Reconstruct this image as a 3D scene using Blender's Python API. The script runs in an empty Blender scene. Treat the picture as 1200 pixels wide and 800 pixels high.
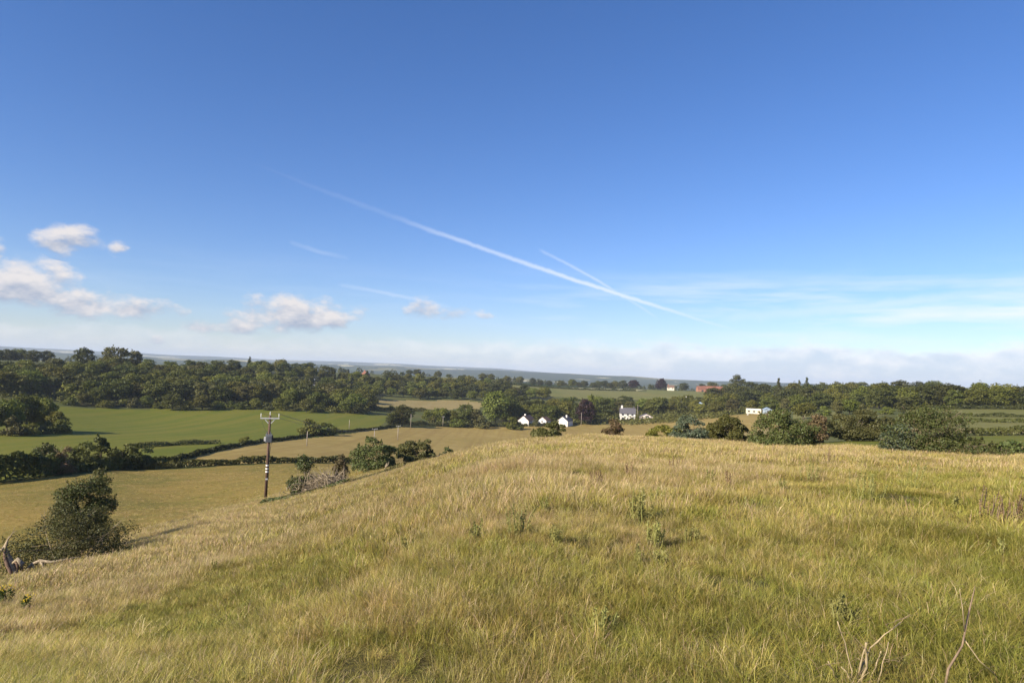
import bpy, math, random
import numpy as np
from mathutils import Matrix, Vector

random.seed(7)
RNG = np.random.default_rng(11)
SC = bpy.context.scene
COL = SC.collection
R = math.radians

# ------------------------------------------------------------------ camera
F_PX, CX, CY = 800.0, 600.0, 400.0            # photograph is 1200 x 800
EYE = np.array([0.0, 0.0, 1.65])
PITCH, ROLL = math.atan(36 / 800.0), R(2.3)
FWD = np.array([0, math.cos(PITCH), math.sin(PITCH)])
U0 = np.array([0, -math.sin(PITCH), math.cos(PITCH)])
XW = np.array([1.0, 0, 0])
RIGHT = math.cos(ROLL) * XW + math.sin(ROLL) * U0
UP = -math.sin(ROLL) * XW + math.cos(ROLL) * U0
cam_d = bpy.data.cameras.new('camera')
cam = bpy.data.objects.new('camera', cam_d)
COL.objects.link(cam)
cam.matrix_world = Matrix(((RIGHT[0], UP[0], -FWD[0], EYE[0]), (RIGHT[1], UP[1], -FWD[1], EYE[1]),
                           (RIGHT[2], UP[2], -FWD[2], EYE[2]), (0, 0, 0, 1)))
cam_d.sensor_width = 36.0
cam_d.lens = 36.0 * F_PX / 1200.0
cam_d.clip_start = 0.05
cam_d.clip_end = 60000
SC.camera = cam

def pdir(px, py):
    d = FWD * F_PX + RIGHT * (px - CX) - UP * (py - CY)
    return d / np.linalg.norm(d)
def ptheta(px, py):
    d = pdir(px, py); return math.atan2(d[0], d[1])

# ------------------------------------------------------------------ render, light
SC.render.engine = 'CYCLES'
SC.cycles.use_denoising = True
SC.cycles.max_bounces = 5
SC.cycles.diffuse_bounces = 2
SC.cycles.glossy_bounces = 2
SC.cycles.transmission_bounces = 3
SC.cycles.transparent_max_bounces = 8
SC.cycles.volume_bounces = 1
SC.cycles.sample_clamp_indirect = 4.0
vs = SC.view_settings
vs.view_transform = 'Standard'; vs.look = 'None'; vs.gamma = 1.0; vs.use_curve_mapping = False
vs.exposure = 0.92
SUN_EL, SUN_AZ = R(29), R(-128)               # azimuth measured from +Y towards +X: from the left, a little behind
SKY_STRENGTH = 0.074
world = bpy.data.worlds.new('World'); SC.world = world
world.use_nodes = True

class NT:
    """small helper to write node graphs"""
    def __init__(s, tree): s.t = tree; s.n = tree.nodes; s.l = tree.links
    def node(s, kind, **kw):
        nd = s.n.new(kind)
        for k, v in kw.items(): setattr(nd, k, v)
        return nd
    def put(s, sock, v):
        if isinstance(v, bpy.types.NodeSocket): s.l.new(v, sock)
        elif v is not None: sock.default_value = v
    def m(s, op, a, b=None, c=None, clamp=False):
        nd = s.node('ShaderNodeMath', operation=op, use_clamp=clamp)
        for i, v in enumerate((a, b, c)): s.put(nd.inputs[i], v)
        return nd.outputs[0]
    def vm(s, op, a, b=None, scale=None):
        nd = s.node('ShaderNodeVectorMath', operation=op)
        s.put(nd.inputs[0], a)
        if b is not None: s.put(nd.inputs[1], b)
        if scale is not None: s.put(nd.inputs['Scale'], scale)
        return nd.outputs[0]
    def mr(s, v, a, b, c=0.0, d=1.0, smooth=False):
        nd = s.node('ShaderNodeMapRange'); nd.clamp = True
        if smooth: nd.interpolation_type = 'SMOOTHSTEP'
        for i, x in enumerate((v, a, b, c, d)): s.put(nd.inputs[i], x)
        return nd.outputs[0]
    def noise(s, vec, scale, detail=4, rough=0.55, dist=0.0):
        nd = s.node('ShaderNodeTexNoise')
        if vec is not None: s.l.new(vec, nd.inputs['Vector'])
        nd.inputs['Scale'].default_value = scale; nd.inputs['Detail'].default_value = detail
        nd.inputs['Roughness'].default_value = rough; nd.inputs['Distortion'].default_value = dist
        return nd.outputs[0]
    def mix(s, f, a, b, blend='MIX'):
        nd = s.node('ShaderNodeMix', data_type='RGBA', blend_type=blend)
        s.put(nd.inputs[0], f)
        for i, v in ((6, a), (7, b)):
            if isinstance(v, (tuple, list)): v = (*v[:3], 1.0)
            s.put(nd.inputs[i], v)
        return nd.outputs[2]

def build_world():
    w = NT(world.node_tree); w.n.clear()
    out = w.node('ShaderNodeOutputWorld')
    sky = w.node('ShaderNodeTexSky', sky_type='NISHITA')
    sky.sun_disc = False; sky.sun_elevation = SUN_EL; sky.sun_rotation = SUN_AZ
    sky.altitude = 100; sky.air_density = 1.0; sky.dust_density = 0.3; sky.ozone_density = 1.6
    hsv = w.node('ShaderNodeHueSaturation'); hsv.inputs['Saturation'].default_value = 1.15
    w.l.new(w.mix(1.0, sky.outputs[0], (.80, .855, 1.12), 'MULTIPLY'), hsv.inputs['Color'])
    base = hsv.outputs[0]
    tc = w.node('ShaderNodeTexCoord'); d = tc.outputs['Generated']
    sep = w.node('ShaderNodeSeparateXYZ'); w.l.new(d, sep.inputs[0]); X, Y, Z = sep.outputs
    u, v = w.m('DIVIDE', X, w.m('MAXIMUM', Y, .08)), w.m('DIVIDE', Z, w.m('MAXIMUM', Y, .08))
    cmb = w.node('ShaderNodeCombineXYZ'); w.l.new(u, cmb.inputs[0]); w.l.new(v, cmb.inputs[1]); UV = cmb.outputs[0]
    def uv(px, py):
        q = pdir(px, py); return q[0] / q[1], q[2] / q[1]
    px = 1 / 800.0
    front = w.m('GREATER_THAN', Y, .3)
    K = 1 / SKY_STRENGTH
    sq = w.vm('MULTIPLY', d, (1, 1, 1.8))
    n1 = w.noise(sq, 24, 5, .6); n2 = w.noise(w.vm('ADD', sq, (-.006, 0, .02)), 24, 3, .6)
    # cumulus puffs: px, py, half width, half height, weight
    blobs = [(82, 283, 44, 25, .95), (138, 291, 15, 12, .75), (-8, 291, 20, 22, .9), (20, 337, 78, 34, 1.35), (85, 356, 84, 24, 1.2), (158, 363, 66, 17, 1.05),
             (345, 372, 76, 25, 1.3), (275, 386, 78, 14, .85), (494, 366, 23, 17, .95), (545, 370, 42, 14, .65), (183, 401, 14, 10, .75)]
    dens, sw, acc = None, None, None
    for (bx, by, hw, hh, wt) in blobs:
        u0, v0 = uv(bx, by); sx, sy = 1 / (hw * px), 1 / (hh * px)
        nd = w.node('ShaderNodeVectorMath', operation='MULTIPLY_ADD'); w.l.new(UV, nd.inputs[0])
        nd.inputs[1].default_value = (sx, sy, 0); nd.inputs[2].default_value = (-u0 * sx, -v0 * sy, 0); q3 = nd.outputs[0]
        dt = w.node('ShaderNodeVectorMath', operation='DOT_PRODUCT'); w.l.new(q3, dt.inputs[0]); w.l.new(q3, dt.inputs[1])
        q = w.m('SUBTRACT', wt, dt.outputs['Value']); qp = w.m('MAXIMUM', q, .001)
        if dens is None: dens, sw = q, qp; acc = w.vm('SCALE', q3, scale=qp)
        else:
            dens = w.m('MAXIMUM', dens, q); sw = w.m('ADD', sw, qp)
            ma = w.node('ShaderNodeVectorMath', operation='MULTIPLY_ADD'); w.l.new(q3, ma.inputs[0]); w.l.new(qp, ma.inputs[1]); w.l.new(acc, ma.inputs[2]); acc = ma.outputs[0]
    sa = w.node('ShaderNodeSeparateXYZ'); w.l.new(acc, sa.inputs[0])
    tall = w.m('DIVIDE', sa.outputs[1], sw)                                # -1 at the base of a puff, 1 at its top
    a_c = w.mr(w.m('ADD', w.m('MAXIMUM', dens, -1.2), w.m('ADD', w.m('MULTIPLY_ADD', n1, 3.5, -1.66), w.mr(tall, -.55, -.1, -.5, 0))), 0.0, 1.25, 0, .93, True)
    a_c = w.m('MULTIPLY', a_c, front)
    lit = w.m('ADD', w.m('MULTIPLY_ADD', tall, .80, .46), w.m('MULTIPLY', w.m('SUBTRACT', n1, n2), 2.6), clamp=True)
    cloud_col = w.mix(lit, (.215 * K, .245 * K, .315 * K), (.47 * K, .440 * K, .428 * K))
    # low bank of cloud along the horizon, thicker to the right
    el = w.m('DIVIDE', Z, w.m('SQRT', w.m('MULTIPLY_ADD', X, X, w.m('MULTIPLY', Y, Y))))
    sq3 = w.vm('MULTIPLY', d, (1, 1, 2.6))
    nb = w.noise(sq3, 12, 5, .62)
    side = w.mr(X, -.35, .45, 0, 1, True)
    depth = w.m('ADD', w.m('SUBTRACT', w.m('MULTIPLY_ADD', side, .016, .044), el), w.m('MULTIPLY_ADD', nb, .075, -.0375))
    bank = w.m('MULTIPLY', w.mr(depth, -.002, .020, 0, 1, True), w.m('MULTIPLY_ADD', side, .45, .35))
    bl = w.m('ADD', w.mr(depth, .002, .034, .95, .1), w.m('MULTIPLY_ADD', n1, 3.0, -1.4), clamp=True)
    bank_col = w.mix(bl, (.33 * K, .385 * K, .47 * K), (.53 * K, .525 * K, .545 * K))
    # thin high cirrus veils, mostly on the right
    nc = w.noise(w.vm('MULTIPLY', d, (1.0, 1, 10.0)), 3.6, 4, .62)
    cir = w.m('MULTIPLY', w.mr(nc, .44, .70), w.m('MULTIPLY', w.mr(el, .045, .08, 0, 1, True), w.mr(el, .10, .17, 1, 0, True)))
    cir = w.m('MULTIPLY', cir, w.m('MULTIPLY_ADD', w.mr(X, -.1, .4), .78, .08))
    # contrails: fitted parabolas in the (u, v) plane, ragged by noise
    ragged = w.noise(d, 60, 3, .6)
    def trail(pts, wid, ints):
        P = np.array([uv(*p) for p in pts]); cf = np.polyfit(P[:, 0], P[:, 1], 2)
        slope = (P[-1, 1] - P[0, 1]) / (P[-1, 0] - P[0, 0])
        line = w.m('MULTIPLY_ADD', w.m('MULTIPLY_ADD', u, float(cf[0]), float(cf[1])), u, float(cf[2]))
        L = float(P[-1, 0] - P[0, 0]); t = w.m('MULTIPLY_ADD', u, 1 / L, float(-P[0, 0]) / L)
        rp = w.node('ShaderNodeValToRGB'); w.l.new(t, rp.inputs[0]); rp.color_ramp.interpolation = 'EASE'; e = rp.color_ramp.elements
        vals = [(p, a, i) for (p, a), (_, i) in zip(wid, ints)]
        while len(e) < len(vals): e.new(.5)
        for q, (p, a, i) in zip(e, vals): q.position = p; q.color = (a, i, 0, 1)
        sp = w.node('ShaderNodeSeparateColor'); w.l.new(rp.outputs[0], sp.inputs[0])
        width = w.m('MULTIPLY', sp.outputs[0], 10 * px * math.sqrt(1 + slope * slope))        # stored in tens of pixels
        dist = w.m('MULTIPLY_ADD', w.m('SUBTRACT', ragged, .5), w.m('MULTIPLY', width, .9), w.m('SUBTRACT', v, line))
        prof = w.mr(w.m('DIVIDE', w.m('ABSOLUTE', dist), width), .05, 1.0, 1, 0, True)
        return w.m('MULTIPLY', w.m('MULTIPLY', prof, sp.outputs[1]), w.m('MULTIPLY', w.mr(t, 0, .05), w.mr(t, .95, 1, 1, 0)))
    tr = trail([(285, 189), (360, 213), (430, 241), (500, 268), (560, 291), (640, 317), (700, 336), (760, 356), (820, 375), (875, 390)],
               [(0, .25), (.28, .5), (.46, .4), (.72, .4), (1, .25)], [(0, .015), (.22, .06), (.46, .38), (.72, .64), (1, .12)])
    for pts, wd, it in (([(630, 292), (690, 323), (772, 374)], .28, .36), ([(395, 333), (470, 347), (530, 360)], .36, .22), ([(338, 283), (372, 294), (410, 303)], .4, .13),
                        ([(840, 373), (960, 364), (1240, 332)], 1.0, .34)):
        tr = w.m('MAXIMUM', tr, trail(pts, [(0, wd), (.5, wd), (1, wd)], [(0, it * .5), (.5, it), (1, it * .4)]))
    tr = w.m('MULTIPLY', tr, front)
    white = (.52 * K, .545 * K, .60 * K)
    col = w.mix(w.m('MAXIMUM', cir, tr), base, white)
    col = w.mix(bank, col, bank_col)
    col = w.mix(a_c, col, cloud_col)
    # plain sky where there is no cloud: keeps the costly nodes to the cloudy belt
    b0 = w.node('ShaderNodeBackground'); b1 = w.node('ShaderNodeBackground')
    for b_, c_ in ((b0, base), (b1, col)): b_.inputs['Strength'].default_value = SKY_STRENGTH; w.l.new(c_, b_.inputs['Color'])
    belt = w.m('MULTIPLY', w.m('LESS_THAN', el, .36), w.m('GREATER_THAN', el, -.04))
    belt = w.m('MULTIPLY', belt, w.m('MAXIMUM', front, w.m('LESS_THAN', el, .17)))
    ms = w.node('ShaderNodeMixShader'); w.l.new(belt, ms.inputs[0]); w.l.new(b0.outputs[0], ms.inputs[1]); w.l.new(b1.outputs[0], ms.inputs[2])
    w.l.new(ms.outputs[0], out.inputs['Surface'])
build_world()

sun_d = bpy.data.lights.new('sun', 'SUN'); sun_d.energy = 4.6; sun_d.angle = R(0.53); sun_d.color = (1.0, 0.885, 0.72)
sun = bpy.data.objects.new('sun', sun_d); COL.objects.link(sun)
SUND = Vector((math.sin(SUN_AZ) * math.cos(SUN_EL), math.cos(SUN_AZ) * math.cos(SUN_EL), math.sin(SUN_EL)))
sun.rotation_euler = SUND.to_track_quat('Z', 'Y').to_euler()
sun.location = (0, 0, 60)

# ------------------------------------------------------------------ terrain function
# pixel of the photograph + horizontal range in metres -> height of the ground there
CTRL = [
 # near meadow
 (0,800,6.0),(150,800,5.4),(300,800,4.9),(600,800,4.15),(900,800,3.95),(1200,800,4.25),
 (0,720,20),(150,720,17),(300,720,10.5),(300,650,22),(300,615,42),(450,650,10),(450,600,19),(450,572,38),
 (600,650,6.6),(600,580,12.5),(600,545,21),(600,530,32),(600,521,48),(750,650,6.9),(750,580,13),(750,548,22),
 (900,650,7.0),(900,580,13),(900,547,25),(1150,650,8.3),(1150,580,15.5),(1150,554,28),
 (0,680,36),(60,668,42),(150,642,46),(220,618,48),(300,600,58),
 (700,521,48),(645,516,62),(717,514,66),(800,519,70),(850,518,79),(920,525,53),(860,524,54),(1090,532,53),(1190,545,40),(1190,536,60),
 # side slope and lower pasture
 (311,586,79),(350,578,73),(400,569,68),(438,550,90),(487,541,95),(525,531,98),(452,557,70),(520,536,70),
 (0,640,75),(20,600,95),(120,600,85),(200,590,100),(250,560,130),(170,553,152),(250,546,155),(330,543,160),(0,565,140),(120,550,150),
 # valley fields
 (300,535,185),(300,520,235),(190,545,165),(250,510,290),(250,485,430),(440,503,350),(30,520,230),(60,505,300),(150,488,420),
 (450,525,260),(560,500,430),(600,519,333),(635,498,450),(700,495,490),(745,493,520),(830,488,520),
 (400,482,470),(500,474,620),(560,472,640),(440,476,570),
 # beyond: wooded side on the left, field hill in the centre
 (443,457,760),(250,444,650),(250,462,540),(120,442,600),(120,465,500),(60,434,680),(60,424,900),(350,442,720),(500,449,900),(560,444,1100),
 (700,464,880),(700,456,1080),(620,452,1250),(800,458,1080),(850,464,850),(800,478,650),(640,470,700),(760,471,760),
 # right plateau
 (960,523,85),(1000,515,110),(1150,521,120),(1150,503,230),(1150,489,320),(1150,479,420),(950,492,300),(950,483,400),(850,490,440),
 (1000,475,600),(900,478,600),(1150,470,700),(1000,462,1000),(900,462,1000),(1150,464,1300),
]
cp, cz = [], []
for (a, b, r) in CTRL:
    d = pdir(a, b); h = math.hypot(d[0], d[1])
    cp.append((math.atan2(d[0], d[1]), r)); cz.append(EYE[2] + d[2] / h * r)
for th in (-1.2, -0.6, 0, 0.6, 1.2):
    for r, z in ((0.5, 0), (1.6, -0.02 + 0.06 * th), ): cp.append((th, r)); cz.append(z)
    for r, z in ((1700, -22), (2600, -48), (4500, -60), (9000, -60), (20000, -60)): cp.append((th, r)); cz.append(z)
for r, z in ((4, -.35), (12, -2.0), (30, -7), (80, -17), (300, -26), (800, -8)): cp.append((-1.2, r)); cz.append(z)
for r, z in ((4, .3), (12, .4), (30, 0), (80, -3), (300, -6), (800, -8)): cp.append((1.2, r)); cz.append(z)
for px, r, z in ((600, 90, -11.5), (600, 140, -20), (600, 210, -28), (720, 140, -17), (720, 230, -27), (850, 140, -13), (850, 230, -20), (800, 350, -28)):
    cp.append((ptheta(px, 500), r)); cz.append(z)
cp = np.array(cp); cz = np.array(cz)
TS = 2.2
def emb(th, r): return np.stack([np.asarray(th) * TS, np.log(np.asarray(r))], -1)
def kern(A, B):
    d2 = ((A[:, None, :] - B[None, :, :]) ** 2).sum(-1)
    return 0.5 * d2 * np.log(d2 + 1e-9)
E = emb(cp[:, 0], cp[:, 1])
n = len(E)
A = np.zeros((n + 3, n + 3))
wgt = np.clip(np.log(cp[:, 1]) - 0.5, 0.3, 6)                   # looser far away, where metres weigh less
A[:n, :n] = kern(E, E) + np.diag(0.004 * wgt); A[:n, n] = 1; A[n, :n] = 1
A[:n, n + 1:] = E; A[n + 1:, :n] = E.T
SOL = np.linalg.solve(A, np.concatenate([cz, [0, 0, 0]]))
def vnoise(x, y, s=0):
    """cheap smooth noise in -1..1 from summed sines"""
    return (np.sin(x * 1.0 + 1.3 * np.sin(y * .83 + s) + s) + np.sin(y * 1.13 + 1.7 * np.sin(x * .71 + 2 * s) + 2.1 * s)
            + np.sin((x + y) * .63 + 1.1 * np.sin((x - y) * .57 + s) + .7 * s)) / 3
def terrain_tr(th, r):
    th = np.atleast_1d(np.asarray(th, float)); r = np.atleast_1d(np.asarray(r, float))
    thc = np.clip(th, -1.2, 1.2); rc = np.clip(r, 0.5, 20000)
    out = np.empty(len(th))
    for i in range(0, len(th), 40000):
        e = emb(thc[i:i + 40000], rc[i:i + 40000])
        out[i:i + 40000] = kern(e, E) @ SOL[:n] + SOL[n] + e @ SOL[n + 1:]
    t = np.clip((np.abs(th) - 1.2) / (math.pi - 1.2), 0, 1); t = t * t * (3 - 2 * t)
    back = 1.5 * (1 - np.exp(-r / 40)) - 0.004 * np.minimum(r, 2000)
    out = out * (1 - t) + back * t
    x, y = r * np.sin(th), r * np.cos(th)
    k = np.clip((r - 1.5) / 6, 0, 1) * np.clip((90 - r) / 40, 0, 1)
    out += k * (0.07 * vnoise(x * 1.1, y * 1.1, .4) + 0.05 * vnoise(x * 2.7, y * 2.7, 1.9))
    out += np.clip((r - 120) / 400, 0, 1) * 0.5 * vnoise(x * .03, y * .03, 2.2)
    # far ridges: a nearer dark one, a dome on the left, and a long pale one
    far = np.clip((r - 2500) / 2500, 0, 1)
    def ridge(rc_, w, hgt): return hgt * np.exp(-((r - rc_) / w) ** 2)
    n1 = vnoise(th * 9, th * 0 + 1, .5); n2 = vnoise(th * 31, th * 0, 1.1); n3 = vnoise(th * 75, th * 0 + 2, 2)
    edge = 1 / (1 + np.exp((th - 0.62) / 0.05))
    out += far * ridge(7200, 1500, 54 + 12 * edge + 15 * n1 + 8 * n2 + 4 * n3)
    out += far * ridge(5200, 700, np.maximum(0, 66 * np.exp(-((th + 0.385) / 0.075) ** 2) - 6) + 10 * np.exp(-((th + .6) / .1) ** 2))
    l = 1 / (1 + np.exp((th - 0.06) / 0.06))
    out += far * ridge(13500, 2600, 20 + 112 * l + 24 * n1 * l + 12 * n2 + 5 * n3)
    return out
def gz(x, y): return float(terrain_tr(math.atan2(x, y), max(.5, math.hypot(x, y)))[0])
def gzv(x, y): return terrain_tr(np.arctan2(x, y), np.maximum(.5, np.hypot(x, y)))
def at(px, py, r):
    th = ptheta(px, py)
    return np.array([r * math.sin(th), r * math.cos(th), float(terrain_tr(th, r)[0])])
def mpp(px, py, r):
    """metres per photograph pixel at range r in that direction"""
    d = pdir(px, py); return r / math.hypot(d[0], d[1]) * float(d @ FWD) / F_PX

def hit(px, py, r0=2.0, r1=2000.0):
    """range at which the sight line through a pixel first meets the ground"""
    d = pdir(px, py); t = d[2] / math.hypot(d[0], d[1]); rr = np.exp(np.linspace(math.log(r0), math.log(r1), 1400))
    below = EYE[2] + t * rr < terrain_tr(np.full(len(rr), math.atan2(d[0], d[1])), rr)
    return float(rr[np.argmax(below)]) if below.any() else r1
def top_h(px, py_top, p):
    """height of a thing standing at ground point p whose top shows at pixel row py_top"""
    d = pdir(px, py_top); r = math.hypot(p[0], p[1])
    return EYE[2] + d[2] / math.hypot(d[0], d[1]) * r - p[2]
# ------------------------------------------------------------------ materials
MATS = {}
def new_mat(name):
    m = bpy.data.materials.new(name); m.use_nodes = True
    t = NT(m.node_tree); t.n.clear()
    out = t.node('ShaderNodeOutputMaterial'); MATS[name] = m
    return m, t, out
def plain(name, col, rough=.8, var=.12, scale=6.0, bump=0.0, metal=0.0):
    m, t, out = new_mat(name)
    tc = t.node('ShaderNodeTexCoord')
    nz = t.noise(tc.outputs['Object'], scale, 6, .6)
    dark = tuple(c * (1 - 2.2 * var) for c in col); lite = tuple(min(.9, c * (1 + 1.6 * var)) for c in col)
    c = t.mix(t.mr(nz, .3, .7), dark, lite)
    b = t.node('ShaderNodeBsdfPrincipled'); t.l.new(c, b.inputs['Base Color'])
    b.inputs['Roughness'].default_value = rough; b.inputs['Metallic'].default_value = metal
    b.inputs['Specular IOR Level'].default_value = .3
    if bump:
        bp = t.node('ShaderNodeBump'); bp.inputs['Strength'].default_value = bump; bp.inputs['Distance'].default_value = .02
        t.l.new(nz, bp.inputs['Height']); t.l.new(bp.outputs[0], b.inputs['Normal'])
    t.l.new(b.outputs[0], out.inputs[0]); return m
def foliage(name, a, b, scale=.5, hue=.03, val=.35, trans=.22, tip=None):
    """leaves: two greens mixed by noise through the crown, plus a change of tone from one object to the next"""
    m, t, out = new_mat(name)
    geo = t.node('ShaderNodeNewGeometry'); oi = t.node('ShaderNodeObjectInfo')
    nz = t.noise(geo.outputs['Position'], scale, 3, .6)
    isl = geo.outputs['Random Per Island']
    f = t.m('ADD', t.mr(nz, .3, .7, 0, .65), t.m('MULTIPLY', isl, .35))
    c = t.mix(f, a, b)
    if tip: c = t.mix(t.m('MULTIPLY', t.mr(isl, .86, .9), .8), c, tip)
    hs = t.node('ShaderNodeHueSaturation'); t.l.new(c, hs.inputs['Color'])
    t.l.new(t.m('MULTIPLY_ADD', oi.outputs['Random'], hue * 2, .5 - hue), hs.inputs['Hue'])
    r2 = t.m('FRACT', t.m('MULTIPLY', oi.outputs['Random'], 7.13))
    t.l.new(t.m('MULTIPLY_ADD', r2, val * 2, 1 - val), hs.inputs['Value'])
    hs.inputs['Saturation'].default_value = 1.0
    d = t.node('ShaderNodeBsdfDiffuse'); tr = t.node('ShaderNodeBsdfTranslucent')
    t.l.new(hs.outputs[0], d.inputs[0]); t.l.new(hs.outputs[0], tr.inputs[0])
    g = t.node('ShaderNodeBsdfGlossy'); g.inputs['Roughness'].default_value = .55; g.inputs[0].default_value = (.8, .9, .9, 1)
    ms = t.node('ShaderNodeMixShader'); ms.inputs[0].default_value = trans
    t.l.new(d.outputs[0], ms.inputs[1]); t.l.new(tr.outputs[0], ms.inputs[2])
    ms2 = t.node('ShaderNodeMixShader'); ms2.inputs[0].default_value = .02
    t.l.new(ms.outputs[0], ms2.inputs[1]); t.l.new(g.outputs[0], ms2.inputs[2])
    t.l.new(ms2.outputs[0], out.inputs[0]); return m
def ground(name, cols, big=.02, mid=.25, fine=3.0, bump=.3, rows=None):
    m, t, out = new_mat(name)
    geo = t.node('ShaderNodeNewGeometry'); P = geo.outputs['Position']
    n_b = t.noise(P, big, 4, .6, .6); n_m = t.noise(P, mid, 5, .62); n_f = t.noise(P, fine, 4, .65)
    c = t.mix(t.mr(n_b, .36, .64), cols[0], cols[1])
    c = t.mix(t.mr(n_m, .46, .72, 0, .85), c, cols[2])
    if rows:
        mp = t.node('ShaderNodeMapping'); t.l.new(P, mp.inputs[0]); mp.inputs['Rotation'].default_value = (0, 0, rows[0])
        mp.inputs['Scale'].default_value = (1, .03, .2)
        st = t.noise(mp.outputs[0], rows[1], 3, .55)
        c = t.mix(t.mr(st, .42, .62, 0, rows[2]), c, cols[3])
    c = t.mix(t.mr(n_f, .25, .75, .0, .55), c, t.mix(1.0, c, (.55, .55, .5), 'MULTIPLY'))
    b = t.node('ShaderNodeBsdfPrincipled'); t.l.new(c, b.inputs['Base Color'])
    b.inputs['Roughness'].default_value = .95; b.inputs['Specular IOR Level'].default_value = .1
    bp = t.node('ShaderNodeBump'); bp.inputs['Strength'].default_value = bump; bp.inputs['Distance'].default_value = .35
    t.l.new(t.m('ADD', n_m, t.m('MULTIPLY', n_f, .5)), bp.inputs['Height']); t.l.new(bp.outputs[0], b.inputs['Normal'])
    t.l.new(b.outputs[0], out.inputs[0]); return m

ground('meadow_soil', [(.085, .072, .024), (.065, .062, .018), (.11, .085, .036)], .15, .9, 8, .5)
ground('pasture', [(.255, .185, .050), (.165, .145, .034), (.31, .22, .065), (.20, .15, .05)], .05, .25, 2.2, .6)
ground('stubble', [(.33, .245, .080), (.285, .215, .064), (.38, .285, .10), (.26, .18, .058)], .02, .10, 1.2, .25, (R(62), .35, .6))
ground('green_crop', [(.128, .146, .017), (.104, .128, .014), (.150, .156, .020), (.168, .160, .024)], .012, .08, .9, .15, (R(80), .14, .85))
ground('ripe_field', [(.30, .235, .10), (.26, .215, .085), (.33, .26, .12), (.25, .19, .08)], .01, .05, .5, .2, (R(75), .08, .5))
ground('hill_pasture', [(.16, .165, .045), (.185, .175, .055), (.14, .15, .04), (.20, .18, .06)], .006, .03, .4, .2, (R(85), .05, .5))
ground('pale_field', [(.33, .30, .16), (.28, .27, .13), (.30, .27, .14)], .006, .03, .4, .2)
ground('rough_grass', [(.085, .10, .028), (.12, .115, .036), (.07, .085, .024)], .03, .12, 1.2, .4)
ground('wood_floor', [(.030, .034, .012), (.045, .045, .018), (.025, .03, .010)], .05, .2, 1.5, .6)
ground('brown_field', [(.20, .13, .06), (.22, .15, .065), (.17, .13, .05)], .03, .12, 1.2, .3)
def countryside():
    m, t, out = new_mat('countryside')
    geo = t.node('ShaderNodeNewGeometry'); P = geo.outputs['Position']
    mp = t.node('ShaderNodeMapping'); t.l.new(P, mp.inputs[0]); mp.inputs['Scale'].default_value = (1, .55, 0)
    wv = t.node('ShaderNodeTexNoise'); t.l.new(P, wv.inputs['Vector']); wv.inputs['Scale'].default_value = .002
    pv = t.vm('ADD', mp.outputs[0], t.vm('SCALE', wv.outputs['Color'], scale=180.0))
    vo = t.node('ShaderNodeTexVoronoi'); t.l.new(pv, vo.inputs['Vector']); vo.inputs['Scale'].default_value = .0042
    sp = t.node('ShaderNodeSeparateColor'); t.l.new(vo.outputs['Color'], sp.inputs[0])
    rp = t.node('ShaderNodeValToRGB'); rp.color_ramp.interpolation = 'CONSTANT'; t.l.new(sp.outputs[0], rp.inputs[0])
    e = rp.color_ramp.elements
    tones = [(0, (.045, .06, .02)), (.3, (.07, .08, .028)), (.5, (.24, .21, .09)), (.62, (.06, .08, .024)), (.74, (.15, .14, .05)), (.86, (.46, .41, .22))]
    while len(e) < len(tones): e.new(.5)
    for i, (p, c) in enumerate(tones): e[i].position = p; e[i].color = (*c, 1)
    ve = t.node('ShaderNodeTexVoronoi'); ve.feature = 'DISTANCE_TO_EDGE'; t.l.new(pv, ve.inputs['Vector']); ve.inputs['Scale'].default_value = .0042
    c = t.mix(t.mr(ve.outputs['Distance'], .03, .05, 1, 0), rp.outputs[0], (.02, .032, .012))
    nw = t.noise(P, .0011, 4, .6)
    nf = t.noise(P, .03, 4, .7)
    wood = t.mix(nf, (.014, .024, .009), (.04, .058, .02))
    c = t.mix(t.mr(t.m('ADD', nw, t.m('MULTIPLY', nf, .12)), .50, .55), c, wood)
    b = t.node('ShaderNodeBsdfDiffuse'); t.l.new(c, b.inputs[0]); t.l.new(b.outputs[0], out.inputs[0])
countryside()

# ------------------------------------------------------------------ generic mesh helpers
def mesh_np(name, V, Fq, mats=None, smooth=False, attrs=None):
    """V (n,3), Fq (m,k) with k = 3 or 4"""
    me = bpy.data.meshes.new(name)
    V = np.asarray(V, np.float32); Fq = np.asarray(Fq, np.int32); k = Fq.shape[1]
    me.vertices.add(len(V)); me.vertices.foreach_set('co', V.ravel())
    me.loops.add(Fq.size); me.loops.foreach_set('vertex_index', Fq.ravel())
    me.polygons.add(len(Fq)); me.polygons.foreach_set('loop_start', np.arange(0, Fq.size, k, dtype=np.int32))
    me.update(calc_edges=True)
    if smooth: me.polygons.foreach_set('use_smooth', np.ones(len(Fq), bool))
    for m in (mats or []): me.materials.append(MATS[m])
    if attrs:
        for nm, arr in attrs.items():
            a = me.attributes.new(nm, 'FLOAT', 'POINT'); a.data.foreach_set('value', np.asarray(arr, np.float32))
    me.validate()
    return me
def link(name, me, parent=None, loc=None, **props):
    o = bpy.data.objects.new(name, me); COL.objects.link(o)
    if parent is not None: o.parent = parent
    if loc is not None: o.location = loc
    for k, v in props.items(): o[k] = v
    return o
def thing(name, loc, label, category, group=None, rz=0.0):
    o = bpy.data.objects.new(name, None); COL.objects.link(o)
    o.location = loc; o.rotation_euler = (0, 0, rz); o.empty_display_size = .2
    o['label'] = label; o['category'] = category
    if group: o['group'] = group
    return o
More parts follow.
